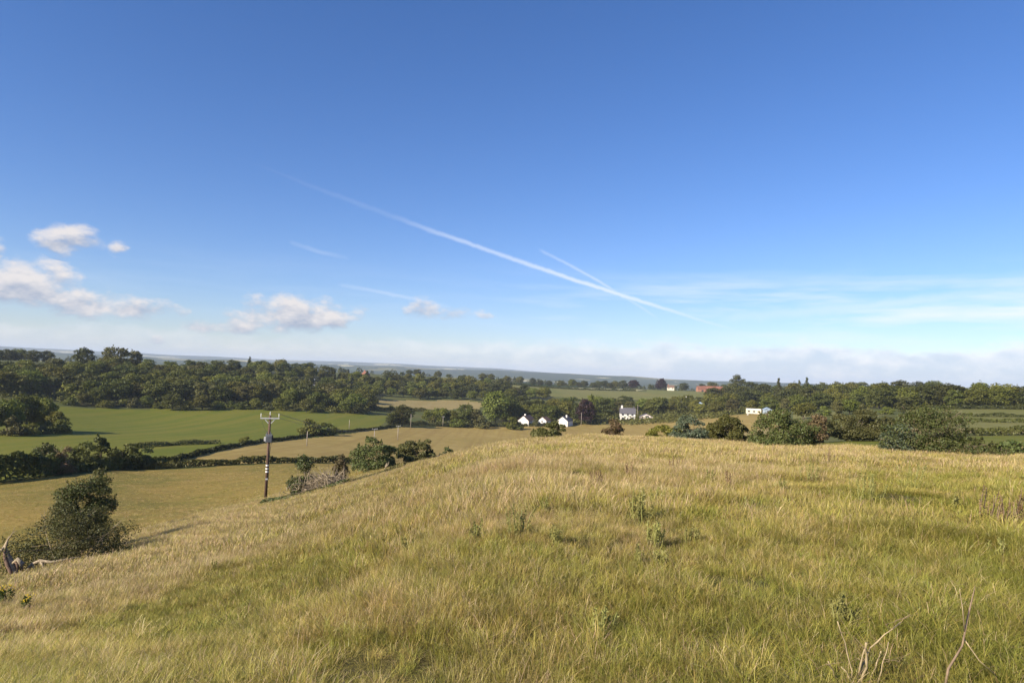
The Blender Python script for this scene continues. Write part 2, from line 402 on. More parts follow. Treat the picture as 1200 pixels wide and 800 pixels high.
def copy_thing(src, loc, label, rz=0.0, sc=(1, 1, 1), group=None):
    c = src.copy(); COL.objects.link(c); c.location = loc; c.rotation_euler = (0, 0, rz); c.scale = sc; c['label'] = label
    if group: c['group'] = group
    for ch in src.children:
        k = ch.copy(); COL.objects.link(k); k.parent = c
        for g in ch.children:
            q = g.copy(); COL.objects.link(q); q.parent = k
    return c
class MB:
    """collects boxes, tubes and prisms for ONE mesh"""
    def __init__(s): s.v = []; s.f = []
    def poly(s, pts, faces):
        b = len(s.v); s.v += [tuple(p) for p in pts]; s.f += [tuple(b + i for i in f) for f in faces]
    def box(s, x0, x1, y0, y1, z0, z1):
        s.poly([(x0, y0, z0), (x1, y0, z0), (x1, y1, z0), (x0, y1, z0), (x0, y0, z1), (x1, y0, z1), (x1, y1, z1), (x0, y1, z1)],
               [(3, 2, 1, 0), (4, 5, 6, 7), (0, 1, 5, 4), (1, 2, 6, 5), (2, 3, 7, 6), (3, 0, 4, 7)])
    def tube(s, pts, rad, k=6):
        pts = [np.asarray(p, float) for p in pts]; b = len(s.v); nn = len(pts)
        for i, p in enumerate(pts):
            t = pts[min(i + 1, nn - 1)] - pts[max(i - 1, 0)]; t = t / (np.linalg.norm(t) + 1e-9)
            a = np.cross(t, (0, 0, 1.0)); a = np.array([1.0, 0, 0]) if np.linalg.norm(a) < 1e-3 else a / np.linalg.norm(a)
            c = np.cross(t, a)
            for j in range(k):
                w = 2 * math.pi * j / k
                s.v.append(tuple(p + rad[i] * (math.cos(w) * a + math.sin(w) * c)))
        for i in range(nn - 1):
            for j in range(k):
                s.f.append((b + i * k + j, b + i * k + (j + 1) % k, b + (i + 1) * k + (j + 1) % k, b + (i + 1) * k + j))
        s.f.append(tuple(b + j for j in range(k))[::-1]); s.f.append(tuple(b + (nn - 1) * k + j for j in range(k)))
    def mesh(s, name, mat, smooth=False):
        me = bpy.data.meshes.new(name); me.from_pydata(s.v, [], s.f); me.materials.append(MATS[mat])
        if smooth: me.polygons.foreach_set('use_smooth', np.ones(len(me.polygons), bool))
        me.update(); return me
    def build(s, name, mat, parent=None, smooth=False, **props): return link(name, s.mesh(name, mat, smooth), parent, **props)
def unit(v): return v / (np.linalg.norm(v, axis=-1, keepdims=True) + 1e-9)
def leaf_cards(C, N, size, rng, aspect=.62):
    """one diamond shaped leaf (or spray of leaves) per centre"""
    m = len(C); T = unit(np.cross(N, rng.normal(size=(m, 3)))); B = np.cross(N, T)
    s = np.asarray(size).reshape(-1, 1)
    fold = N * s * .18
    V = np.stack([C - T * s - fold, C + B * s * aspect, C + T * s - fold, C - B * s * aspect], 1).reshape(-1, 3)
    return V, np.arange(4 * m).reshape(-1, 4)

# ------------------------------------------------------------------ the ground, split field by field
def make_ground():
    inner = np.radians(np.arange(-46, 46.01, 0.17))
    outl = np.radians(np.linspace(-180, -46, 60)[:-1]); outr = np.radians(np.linspace(46, 180, 60)[1:])
    th = np.concatenate([outl, inner, outr])
    r = np.exp(np.arange(math.log(0.6), math.log(17500), 0.0165))
    TH, RR = np.meshgrid(th, r)
    z = terrain_tr(TH.ravel(), RR.ravel())
    V = np.stack([RR.ravel() * np.sin(TH.ravel()), RR.ravel() * np.cos(TH.ravel()), z], 1)
    nt, nr = len(th), len(r)
    I = np.arange(nt * nr).reshape(nr, nt)
    Q = np.stack([I[:-1, :-1], I[:-1, 1:], I[1:, 1:], I[1:, :-1]], -1).reshape(-1, 4)[:, ::-1]
    tc = .5 * (TH[:-1, :-1] + TH[:-1, 1:]).ravel(); rc = np.sqrt(RR[:-1, :-1] * RR[1:, 1:]).ravel()
    rc = rc * (1 + 0.006 * vnoise(tc * 140, np.log(rc) * 30, 1))           # uneven field edges
    lr = np.log(rc)
    def inside(poly):
        P = [(ptheta(a, 490), math.log(b)) for a, b in poly]; ins = np.zeros(len(tc), bool)
        for i in range(len(P)):
            (x1, y1), (x2, y2) = P[i], P[i - 1]
            c = ((y1 > lr) != (y2 > lr)) & (tc < (x2 - x1) * (lr - y1) / (y2 - y1 + 1e-12) + x1)
            ins ^= c
        return ins
    fid = np.zeros(len(tc), int)
    fid[rc > 100] = 1
    fid[(rc > 1250)] = 9
    fid[(rc > 58) & (rc <= 140) & (tc < ptheta(640, 500))] = 2
    names = ['meadow', 'rough_ground', 'lower_pasture', 'stubble_field', 'green_field', 'ripe_field', 'hill_field', 'pale_field', 'brown_field',
             'distant_countryside', 'hilltop_field', 'plateau_pasture', 'woodland_floor', 'straw_verge']
    mats = ['meadow_soil', 'rough_grass', 'pasture', 'stubble', 'green_crop', 'ripe_field', 'hill_pasture', 'pale_field', 'brown_field',
            'countryside', 'stubble', 'hill_pasture', 'wood_floor', 'ripe_field']
    polys = [(2, [(-160, 60), (-160, 138), (0, 138), (170, 153), (250, 154), (330, 160), (420, 168), (520, 160), (560, 110), (480, 72), (330, 62), (150, 52), (0, 48)]),
             (3, [(196, 163), (300, 238), (440, 348), (480, 395), (560, 428), (640, 455), (700, 490), (830, 512), (905, 480), (930, 250), (700, 120), (560, 112), (520, 162), (420, 172), (330, 165), (250, 158)]),
             (4, [(-200, 142), (0, 144), (190, 166), (300, 243), (440, 354), (462, 470), (400, 466), (300, 458), (150, 450), (80, 440), (-200, 430)]),
             (12, [(80, 446), (150, 455), (300, 463), (400, 470), (430, 480), (450, 700), (480, 800), (300, 860), (150, 760), (62, 620), (-200, 600), (-200, 470), (60, 470)]),
             (12, [(400, 705), (610, 708), (650, 760), (640, 880), (440, 880)]),
             (12, [(570, 462), (640, 468), (705, 492), (760, 540), (850, 540), (850, 660), (720, 680), (600, 600)]),
             (12, [(815, 520), (930, 495), (1050, 470), (1060, 440), (1300, 425), (1300, 480), (1120, 900), (860, 900), (830, 700)]),
             (5, [(395, 555), (440, 550), (500, 570), (560, 585), (570, 640), (540, 668), (480, 655), (395, 600)]),
             (10, [(-200, 590), (20, 600), (70, 625), (62, 760), (-200, 800)]),
             (10, [(128, 555), (150, 560), (148, 640), (125, 630)]),
             (6, [(560, 800), (720, 790), (800, 800), (870, 820), (860, 960), (740, 1040), (590, 1020)]),
             (7, [(540, 1030), (745, 1050), (755, 1180), (520, 1180)]),
             (6, [(760, 850), (880, 840), (880, 1180), (756, 1180)]),
             (11, [(1060, 235), (1300, 230), (1300, 420), (1060, 410)]),
             (5, [(1040, 205), (1300, 205), (1300, 232), (1040, 232)]),
             (4, [(930, 75), (1010, 75), (1300, 150), (1300, 200), (1080, 180), (940, 102)]),
             (8, [(1060, 72), (1300, 70), (1300, 130), (1100, 120)]),
             (6, [(930, 330), (985, 330), (985, 400), (930, 400)]),
             (5, [(880, 230), (910, 230), (905, 300), (870, 300)]),
             (7, [(30, 1000), (260, 1020), (260, 1240), (30, 1240)]),
             (7, [(590, 1700), (650, 1700), (650, 2100), (590, 2100)]), (6, [(510, 1000), (580, 1000), (590, 1240), (500, 1240)])]
    for k, p in polys: fid[inside(p)] = k
    smooth_nrm = None
    for k in range(len(names)):
        sel = Q[fid == k]
        if len(sel) == 0: continue
        ids, inv = np.unique(sel, return_inverse=True)
        o = link(names[k], mesh_np(names[k], V[ids], inv.reshape(-1, 4), [mats[k]], True), kind='structure')
make_ground()

# ------------------------------------------------------------------ foliage materials
foliage('leaf_oak', (.068, .078, .012), (.170, .168, .028), .35, .025, .32)
foliage('leaf_light', (.095, .112, .016), (.205, .204, .036), .35, .025, .25)
foliage('leaf_dark', (.040, .049, .010), (.100, .102, .021), .4, .02, .3)
foliage('leaf_copper', (.026, .012, .013), (.055, .024, .024), .4, .01, .2)
foliage('leaf_olive', (.070, .074, .020), (.150, .138, .044), .5, .02, .2)
foliage('leaf_hawthorn', (.055, .076, .020), (.140, .155, .042), .9, .015, .2, tip=(.16, .12, .06))
foliage('leaf_rust', (.10, .085, .030), (.17, .125, .055), .9, .015, .15, tip=(.2, .12, .07))
foliage('leaf_blue', (.060, .085, .045), (.130, .155, .088), 1.2, .01, .15, tip=(.22, .23, .15))
foliage('leaf_hedge', (.058, .066, .013), (.142, .136, .030), .3, .02, .22)
plain('bark', (.12, .095, .07), .9, .25, 9, .6)
plain('deadwood', (.33, .265, .175), .85, .28, 14, .5)
plain('redwood', (.17, .11, .075), .85, .3, 12, .5)
plain('stone', (.48, .46, .42), .9, .15, 8, .5)

# ------------------------------------------------------------------ trees
def tree_meshes(nm, seed, H, W, lobes, cards, size, mat, style='round', bark='bark', limbs=6):
    """crown mesh of leaf cards on a cluster of lobes, trunk mesh with limbs. H height, W width in metres"""
    rng = np.random.default_rng(seed)
    L = []
    if style == 'round':
        cz_, rz_ = H * .50, H * .49
        for i in range(lobes):
            d = unit(rng.normal(size=3)); d[2] = d[2] * .95 + .03
            k = rng.uniform(.45, 1.0) ** .6
            lr = rng.uniform(.10, .20) * min(H, W)
            L.append((np.array([d[0] * k * (W / 2 - lr * .8), d[1] * k * (W / 2 - lr * .8), cz_ + d[2] * k * (rz_ - lr * .55)]), lr))
    elif style == 'bush':
        for i in range(lobes):
            a = rng.uniform(0, 2 * math.pi); ph = rng.uniform(.05, .35) if i % 4 == 0 else math.asin(rng.uniform(.1, 1))
            k = rng.uniform(.75, 1.0) if i % 3 else rng.uniform(.2, .65)
            lr = rng.uniform(.13, .23) * min(H, W)
            wob = 1 + .13 * math.sin(3 * a + seed) + .07 * math.sin(7 * a + 2 * seed)
            cx_, sx_ = math.cos(ph), math.sin(ph)
            L.append((np.array([cx_ * math.cos(a) * k * wob * (W / 2 - lr * .75), cx_ * math.sin(a) * k * wob * (W / 2 - lr * .75), max(lr * .5, min(H - lr * .85, sx_ * k * (H - lr * .85)))]), lr))
    elif style == 'cone':
        for i in range(lobes):
            t = rng.uniform(.08, 1); a = rng.uniform(0, 2 * math.pi); k = (1 - t) * W / 2 * rng.uniform(.45, .95)
            L.append((np.array([math.cos(a) * k, math.sin(a) * k, H * (.05 + .93 * t)]), (.05 + .13 * (1 - t)) * H * .55))
    elif style == 'slim':
        for i in range(lobes):
            t = rng.uniform(.12, 1); a = rng.uniform(0, 2 * math.pi); wd = math.sin(math.pi * min(.97, t * .8 + .15)) ** .7
            k = wd * W / 2 * rng.uniform(.2, .8)
            L.append((np.array([math.cos(a) * k, math.sin(a) * k, H * t * .94]), rng.uniform(.22, .36) * W * (.55 + .45 * wd)))
    C = np.array([l[0] for l in L]); lr = np.array([l[1] for l in L])
    pick = rng.choice(len(L), cards, p=lr ** 2 / (lr ** 2).sum())
    d = unit(rng.normal(size=(cards, 3))); d[:, 2] = np.where(d[:, 2] < -.35, -d[:, 2] * .6, d[:, 2]); d = unit(d)
    rad = lr[pick] * (1 - .45 * rng.random(cards) ** 2.2) * (1 + .22 * rng.normal(size=cards) * (rng.random(cards) < .22))
    P = C[pick] + d * rad[:, None] * np.array([1.08, 1.08, .86])
    P[:, 2] = np.maximum(P[:, 2], .03 * H * rng.random(cards))
    # leafy shoots that break the outline: the last part of the cards is strung along short sprays
    ns = max(8, lobes); ks = cards // 9
    sl = rng.integers(0, len(L), ns); sd = unit(rng.normal(size=(ns, 3)) * np.array([1, 1, .7]) + np.array([0, 0, .55])); ln = rng.uniform(.25, .85, ns) * lr[sl]
    si = rng.integers(0, ns, ks); tt = rng.random(ks)
    P[-ks:] = C[sl[si]] + sd[si] * (lr[sl[si]] * .8 + ln[si] * tt)[:, None] + rng.normal(size=(ks, 3)) * (lr[sl[si]] * .13 * (1.2 - tt))[:, None]
    P[:, 2] = np.maximum(P[:, 2], .03 * H * rng.random(cards))
    Nn = unit(d * .75 + rng.normal(size=(cards, 3)) * .55 + np.array([0, 0, .25]))
    s = size * rng.uniform(.45, 1.35, cards)
    V, Q = leaf_cards(P, Nn, s, rng)
    crown = mesh_np(nm + '_crown', V, Q, [mat])
    mb = MB(); top = H * (.62 if style in ('round', 'bush') else .95)
    tr_r = H * (.022 if style != 'bush' else .016)
    pts = [np.array([rng.normal() * .012 * H * i, rng.normal() * .012 * H * i, -H * .03 + top * i / 4]) for i in range(5)]
    mb.tube(pts, [tr_r * 1.35, tr_r, tr_r * .8, tr_r * .55, tr_r * .3], 7)
    order = rng.permutation(len(L))[:limbs]
    for i in order:
        t = rng.uniform(.18, .6); b = pts[0] * (1 - t) + pts[-1] * t; e = C[i]
        mid = (b + e) / 2 + np.array([0, 0, -.03 * H]) + rng.normal(size=3) * .03 * H
        mb.tube([b, mid, e], [tr_r * .5, tr_r * .32, tr_r * .12], 5)
    return crown, mb.mesh(nm + '_trunk', bark, True)

PROTO = {}
def proto(key, **kw): PROTO[key] = (tree_meshes(key, **kw), kw['H'], kw['W'])
for i in range(4): proto(f'oak{i}', seed=20 + i, H=14, W=12.5, lobes=54, cards=5200, size=.40, mat='leaf_oak')
for i in range(2): proto(f'light{i}', seed=30 + i, H=14, W=11.5, lobes=52, cards=5200, size=.40, mat='leaf_light')
for i in range(2): proto(f'dark{i}', seed=40 + i, H=14, W=12, lobes=52, cards=5200, size=.40, mat='leaf_dark')
for i in range(2): proto(f'olive{i}', seed=50 + i, H=14, W=11, lobes=52, cards=5200, size=.40, mat='leaf_olive')
proto('copper0', seed=60, H=14, W=12, lobes=52, cards=5200, size=.40, mat='leaf_copper')
for i in range(2): proto(f'cone{i}', seed=70 + i, H=15, W=6, lobes=60, cards=3200, size=.36, mat='leaf_dark', style='cone')
for i in range(2): proto(f'slim{i}', seed=80 + i, H=15, W=6, lobes=26, cards=2600, size=.40, mat='leaf_light', style='slim')
for i in range(3): proto(f'shrub{i}', seed=90 + i, H=7, W=9, lobes=26, cards=2600, size=.34, mat=['leaf_oak', 'leaf_olive', 'leaf_light'][i], style='bush')
TONE = {'oak': 'mid green tree', 'light': 'light green broad tree', 'dark': 'dark green dense tree', 'olive': 'olive green tree',
        'copper': 'purple copper-leaved tree', 'cone': 'dark pointed conifer', 'slim': 'slender pale green tree', 'shrub': 'low bushy tree'}
def put_tree(key, x, y, h, label, group, wscale=1.0, name=None, sink=0.0):
    (crown, trunk), H, W = PROTO[key]
    s = h / H
    kind = key.rstrip('0123456789')
    nm = name or {'cone': 'conifer_tree', 'copper': 'copper_beech_tree', 'shrub': 'bushy_tree', 'slim': 'slender_tree'}.get(kind, 'broadleaf_tree')
    o = thing(nm, (x, y, gz(x, y) - .1 - sink), label, 'tree', group, random.uniform(0, 6.28))
    o.scale = (s * wscale, s * wscale, s)
    link('crown', crown, o); link('trunk', trunk, o)
    return o
def ordw(i):
    return f'{i}{"th" if 10 <= i % 100 <= 20 else {1: "st", 2: "nd", 3: "rd"}.get(i % 10, "th")}'
def pick(mixw):
    k = random.choices(list(mixw), list(mixw.values()))[0]
    opts = [q for q in PROTO if q.rstrip('0123456789') == k]
    return random.choice(opts)
def row(where, group, px0, px1, rfun, step, hts, mixw, jit=.35, skip=None):
    """a row of single trees, left to right, step in metres"""
    px, i = px0, 0
    while px < px1:
        r = rfun(px) * random.uniform(.985, 1.015)
        mp_ = mpp(px, 470, r); st = step * random.uniform(1 - jit, 1 + jit)
        if not (skip and skip(px, r)):
            i += 1
            th = ptheta(px, 470); key = pick(mixw); h = random.uniform(*hts)
            if key.startswith('shrub'): h *= .6
            put_tree(key, r * math.sin(th), r * math.cos(th), h, f'{TONE[key.rstrip("0123456789")]}, {ordw(i)} from left in {where}', group, random.uniform(1.15, 1.55))
        px += st / mp_
MIX = {'oak': 5, 'light': 2, 'dark': 3, 'olive': 1.5, 'shrub': .5}
GW = 'trees of the wood across the valley'
row('the front row of the left wood', GW, 84, 425, lambda p: 458 + 6 * math.sin(p * .05), 8.5, (7, 11), {'oak': 3, 'shrub': 5, 'light': 2, 'dark': 1})
row('the second row of the left wood', GW, -28, 432, lambda p: 482, 9.5, (12, 17), MIX)
row('the third row of the left wood', GW, -30, 440, lambda p: 510, 10.5, (12, 16), MIX)
row('the fourth row of the left wood', GW, -25, 440, lambda p: 545, 11, (12, 16), MIX)
row('the fifth row of the left wood', GW, -30, 445, lambda p: 585, 12, (11, 15), MIX)
row('the upper row of the left wood', GW, 62, 450, lambda p: 632, 13, (11, 15), MIX)
row('the skyline row of the left wood', GW, 150, 470, lambda p: 690 + .12 * p, 15, (11, 16), {'oak': 4, 'dark': 4, 'light': 1, 'slim': 1, 'cone': .8})
row('the last row behind the left wood', GW, 290, 470, lambda p: 780, 17, (12, 18), {'oak': 3, 'dark': 5, 'cone': 1.5, 'olive': 1})
GC = 'trees behind the ripe field in mid valley'
row('the row behind the ripe field', GC, 415, 605, lambda p: 676, 9, (9, 13), MIX)
row('the second row behind the ripe field', GC, 430, 640, lambda p: 735, 11, (12, 16), MIX)
row('the third row behind the ripe field', GC, 455, 600, lambda p: 830, 13, (12, 17), MIX)
row('the hedge between green and ripe field', GC, 400, 470, lambda p: 520, 13, (3.5, 6), {'shrub': 1, 'light': 1})
GH = 'trees around the white houses'
row('the row behind the white bungalows', GH, 590, 700, lambda p: 487, 8.5, (11, 16), {'oak': 3, 'light': 2, 'dark': 2, 'olive': 2, 'slim': 1})
row('the taller row behind the bungalows', GH, 596, 720, lambda p: 530, 10, (13, 17), MIX)
row('the row beyond the white house', GH, 700, 850, lambda p: 585, 9, (11, 15), {'light': 3, 'oak': 3, 'olive': 2})
row('the back row beyond the white house', GH, 720, 830, lambda p: 640, 11, (10, 13), MIX)
GR = 'trees of the wood on the right'
row('the front row of the right wood', GR, 822, 1040, lambda p: 520 - .25 * (p - 822), 11, (9, 13), MIX)
row('the second row of the right wood', GR, 835, 1050, lambda p: 600 - .3 * (p - 835), 12, (12, 17), {'oak': 4, 'light': 3, 'dark': 3, 'slim': .6})
row('the skyline row of the right wood', GR, 835, 1060, lambda p: 720, 13, (13, 19), {'oak': 4, 'dark': 5})
row('the far skyline row of the right wood', GR, 880, 1100, lambda p: 840, 16, (14, 19), {'oak': 3, 'dark': 5})
row('the scrub line before the right wood', GR, 900, 1062, lambda p: 335, 7.5, (6, 9.5), {'shrub': 4, 'oak': 3, 'olive': 2})
GS = 'dark trees on the right skyline'
row('the dark skyline belt at the right', GS, 1030, 1235, lambda p: 440, 8.5, (11, 14.5), {'dark': 5, 'oak': 4})
row('the front of the dark right-hand belt', GS, 1120, 1235, lambda p: 424, 10, (8, 12), {'dark': 4, 'oak': 3})
GT = 'hilltop trees on the field hill'
row('the line along the hilltop field', GT, 594, 720, lambda p: 1190, 17, (10, 17), {'dark': 5, 'oak': 3, 'olive': 1}, .5)
row('the far line beyond the hill field', GT, 720, 860, lambda p: 1210, 22, (9, 17), {'dark': 4, 'oak': 4, 'copper': 1}, .5)
row('the line above the top left field', 'trees on the top left skyline', -20, 62, lambda p: 820, 13, (11, 15), {'dark': 4, 'oak': 3}, .3)
row('the scattered line on the centre left hill', GT, 470, 600, lambda p: 1120, 24, (7, 14), {'dark': 4, 'oak': 4}, .6)
# single trees that stand out
def single(key, px, py, r, hpx, label, group=None, ws=1.0, name=None):
    p = at(px, py, r); h = top_h(px, py - hpx, p)
    return put_tree(key, p[0], p[1], max(1.5, h), label, group, ws, name)
single('dark0', 97, 432, 660, 26, 'round dark tree standing alone on the skyline above the left wood', ws=1.05)
single('oak1', 135, 432, 655, 27, 'broad dark tree on the skyline right of the lone round tree', ws=1.25)
single('olive0', 157, 434, 665, 25, 'olive brown tree beside the broad skyline tree', ws=.8)
single('light0', 64, 430, 640, 9, 'small pale grey-green bush at the end of the top left field')
for k, (px, py, r, h, key, ws) in enumerate([(8, 506, 285, 40, 'oak0', 1), (22, 506, 300, 46, 'dark1', 1), (38, 505, 305, 44, 'oak2', .9), (53, 505, 300, 40, 'light1', .8),
        (66, 504, 296, 26, 'oak3', 1), (15, 507, 270, 20, 'shrub1', 1.1), (34, 508, 275, 17, 'shrub0', 1.1), (54, 508, 285, 16, 'shrub1', 1.1), (72, 506, 290, 20, 'shrub0', .9), (-12, 507, 280, 38, 'dark0', 1)]):
    single(key, px, py, r, h, f'{TONE[key[:-1]]}, {ordw(k + 1)} in the copse left of the green field', 'trees of the copse by the green field', ws)
single('shrub0', 362, 511, 298, 27, 'taller left tree of the pair on the far edge of the green field', ws=.8)
single('shrub0', 383, 510, 303, 20, 'round dark right tree of the pair on the far edge of the green field', ws=1.0)
single('shrub0', 287, 523, 235, 15, 'dark round bush on the hedge right behind the utility pole', ws=1.0)
single('dark0', 471, 502, 392, 29, 'broad dark round tree at the corner of green and stubble fields', ws=1.25)
single('dark1', 459, 502, 388, 20, 'smaller dark tree joined to the left of the corner tree', ws=1.1)
for k, (px, h, key, ws) in enumerate([(503, 20, 'oak0', 1.2), (517, 24, 'oak3', 1.1), (531, 20, 'light0', 1.1), (545, 27, 'oak1', .95), (557, 22, 'olive1', 1.0), (508, 12, 'shrub1', 1.3), (536, 12, 'shrub0', 1.3), (566, 13, 'shrub1', 1.2), (602, 12, 'shrub2', 1.3)]):
    single(key, px, 499, 428 if h > 13 else 418, h, f'{TONE[key[:-1]]}, {ordw(k + 1)} along the far edge of the stubble field', 'trees along the far edge of the stubble field', ws)
single('light0', 580, 497, 455, 43, 'tall bright green tree left of the white bungalows, biggest at the stubble edge', ws=1.0)
single('oak2', 597, 496, 475, 34, 'second big tree, right behind the tall bright green tree', ws=.85)
single('copper0', 687, 492, 470, 25, 'purple copper-leaved tree right of the white bungalows', ws=.95)
single('slim0', 692, 485, 500, 24, 'slim yellow-green tree rising behind the copper-leaved tree', ws=.9)
single('cone0', 912, 470, 690, 27, 'tall pointed conifer on the right skyline, leftmost of three', ws=1.1)
single('cone1', 936, 470, 700, 25, 'dark pointed conifer in the middle of three on the right skyline', ws=1.0)
single('cone0', 945, 470, 705, 28, 'tallest pointed conifer of three on the right skyline', ws=1.0)
single('dark0', 864, 462, 900, 24, 'tall dark tree standing above the skyline right of the red roofs', ws=.9)
single('copper0', 775, 455, 1180, 12, 'purple-black tree on the far hilltop beside the cream house', ws=1.1)
single('shrub1', 629, 499, 447, 12, 'small shrub tree between the two white bungalows', ws=.8)

# ------------------------------------------------------------------ bushes on the near hill (each its own mesh)
def bush(px, py, r, wpx, hpx, label, mat, seed, lobes=30, dens=1.0, style='bush', size=None, dead=0, name='hawthorn_bush', lean=0.0, group=None, cards=None):
    lobes = max(24, int(lobes * 1.25)); k = mpp(px, py, r); p = at(px, py, r); W, H = wpx * k * 1.08, max(.35, top_h(px, py - hpx, p))
    s = size or max(.045, 1.05 * k)
    cards = cards or int(min(26000, dens * 2.2 * W * H * 3.0 / (s * s)))
    crown, trunk = tree_meshes(name, seed, H, W, lobes, cards, s, mat, style, limbs=9)
    o = thing(name, (p[0], p[1], p[2] - .05), label, 'bush', group, 0)
    if lean: o.rotation_euler = (0, lean, 0)
    link('foliage', crown, o); link('trunk', trunk, o)
    if dead:
        rng = np.random.default_rng(seed + 500); mb = MB()
        for i in range(dead):
            a = rng.uniform(0, 6.28); b = np.array([rng.normal() * W * .12, rng.normal() * W * .12, H * rng.uniform(.05, .4)])
            e = np.array([math.cos(a) * min(W, 1.6 * H) * rng.uniform(.2, .44), math.sin(a) * min(W, 1.6 * H) * rng.uniform(.2, .44), H * rng.uniform(.15, .82)])
            m_ = (b + e) / 2 + rng.normal(size=3) * .06 * H
            q = .011 * rng.uniform(.6, 1.4) * max(1, H / 3.5)
            mb.tube([b, m_, e], [q, q * .7, q * .25], 4)
            for j in range(3):
                e2 = e + rng.normal(size=3) * .05 * H; mb.tube([m_ * .4 + e * .6, e2], [q * .5, q * .15], 3)
        mb.build('dead_branches', 'deadwood', o)
    return o
bush(99, 615, 47, 68, 63, 'dark green upper hawthorn behind the olive hawthorn at left', 'leaf_hawthorn', 101, 44, 2.0, 'round', dead=8)
bush(82, 664, 41, 146, 80, 'large olive brown hawthorn on the left slope beside the dead stump', 'leaf_olive', 102, 60, 1.9, dead=30)
bush(113, 570, 62, 30, 30, 'small olive shrub peeping over the top of the left hawthorn', 'leaf_olive', 103, 14, 1.2, dead=5)
bush(52, 551, 150, 46, 34, 'leftmost green thorn of the clump below the green field', 'leaf_hawthorn', 104, 24)
bush(74, 551, 146, 26, 36, 'half-dead greyish tree with bare bleached tops in the clump', 'leaf_rust', 105, 18, .7, dead=34)
bush(96, 548, 152, 40, 34, 'middle dark thorn of the clump below the green field', 'leaf_hedge', 106, 24)
bush(118, 540, 158, 24, 34, 'tallest dark shrub of the clump below the green field', 'leaf_dark', 107, 18)
bush(143, 545, 156, 48, 31, 'broad rounded dark thorn at the right of the clump', 'leaf_hedge', 108, 26)
bush(170, 546, 160, 32, 22, 'low right-hand end bush of the clump below the green field', 'leaf_hawthorn', 109, 18)
bush(355, 556, 70, 32, 27, 'round hawthorn with bare sticks right of the utility pole', 'leaf_hawthorn', 110, 26, .8, dead=22)
bush(349, 578, 69, 26, 28, 'low sparse green sprouting shrub at foot of the round hawthorn', 'leaf_hawthorn', 111, 12, .6, dead=10)
bush(398, 559, 72, 15, 27, 'slim reddish brown shrub at right end of the brushwood heap', 'leaf_rust', 112, 14, 1.0, 'slim', dead=12)
bush(437, 550, 90, 54, 42, 'bright green leafy bush, left of the pair on the brow', 'leaf_hawthorn', 113, 36, 1.4)
bush(487, 541, 94, 50, 32, 'brownish olive thorn bush, right of the pair on the brow', 'leaf_olive', 114, 34, 1.3, dead=10)
bush(525, 532, 97, 22, 9, 'tiny low green bush on the brow right of the pair', 'leaf_hawthorn', 115, 12, 1.2)
bush(645, 517, 62, 46, 26, 'low rounded olive bush on the crest before the white bungalows', 'leaf_olive', 116, 30, 1.3, dead=12)
bush(717, 515, 66, 25, 30, 'slim brown leaning thorn tree on the crest before the white house', 'leaf_rust', 117, 22, 1.1, 'bush', dead=14, lean=.06)
bush(788, 520, 70, 56, 30, 'yellow-green low bush left of the silvery elder on the crest', 'leaf_light', 118, 26, 1.1, dead=16)
bush(812, 519, 68, 44, 38, 'silvery green open bush on the crest', 'leaf_blue', 119, 26, .8, dead=14)
bush(852, 519, 78, 64, 36, 'dark olive dense thorn bush right of the silvery bush', 'leaf_hedge', 120, 36, 1.4, dead=6)
bush(919, 528, 55, 72, 57, 'big rounded grey-green hawthorn on the crest, right of centre', 'leaf_hawthorn', 121, 48, 1.3, dead=14)
bush(955, 512, 100, 34, 34, 'brownish scrub behind the big rounded hawthorn', 'leaf_rust', 122, 22, 1.0, dead=10)
bush(1006, 517, 106, 84, 44, 'wide brown-green thicket between the two big hawthorns', 'leaf_olive', 123, 44, 1.2, dead=8)
bush(1090, 532, 53, 108, 66, 'largest spreading dark bush at the right of the crest', 'leaf_hawthorn', 124, 60, 1.3, dead=26)
bush(1052, 530, 52, 44, 40, 'pale green leafy left wing of the largest right bush', 'leaf_blue', 125, 26, .9)
bush(1148, 533, 54, 70, 22, 'low straggling right end of the largest bush', 'leaf_hawthorn', 126, 26, 1.0, dead=6)
bush(870, 527, 60, 40, 9, 'low scrub mound in front of the dark thorn bush', 'leaf_olive', 127, 16, 1.0)

# ------------------------------------------------------------------ hedges
def hedge(pts, h, w, label, mat='leaf_hedge', seed=1, size=.3, dens=60, name='hedge', lum=.35):
    rng = np.random.default_rng(seed)
    P = np.array([at(a, b, r)[:2] for a, b, r in pts])
    seg = np.linalg.norm(np.diff(P, axis=0), axis=1); cum = np.concatenate([[0], np.cumsum(seg)])
    Ltot = cum[-1]; nn = int(Ltot * dens * h * (0.3 / size))
    t = rng.uniform(0, Ltot, nn)
    x = np.interp(t, cum, P[:, 0]); y = np.interp(t, cum, P[:, 1])
    i = np.clip(np.searchsorted(cum, t) - 1, 0, len(seg) - 1); dr = (P[i + 1] - P[i]) / seg[i][:, None]
    nx, ny = -dr[:, 1], dr[:, 0]
    hh = h * (1 + lum * vnoise(t * .45, t * 0, seed) + .18 * vnoise(t * 1.9, t * 0, seed + 3))
    a = rng.uniform(0, math.pi, nn)
    k = 1 - .3 * rng.random(nn) ** 2
    off = np.cos(a) * w / 2 * k; up = np.abs(np.sin(a)) ** .6 * hh * k
    X, Y = x + nx * off, y + ny * off
    z = gzv(X, Y) + up * .97 + .02
    N = unit(np.stack([nx * np.cos(a), ny * np.cos(a), np.sin(a)], 1) * .8 + rng.normal(size=(nn, 3)) * .55)
    c0 = np.array([P[0, 0], P[0, 1], gz(*P[0])])
    V, Q = leaf_cards(np.stack([X, Y, z], 1) - c0, N, size * rng.uniform(.6, 1.3, nn), rng)
    return link(name, mesh_np(name, V, Q, [mat]), None, c0, label=label, category='hedge')
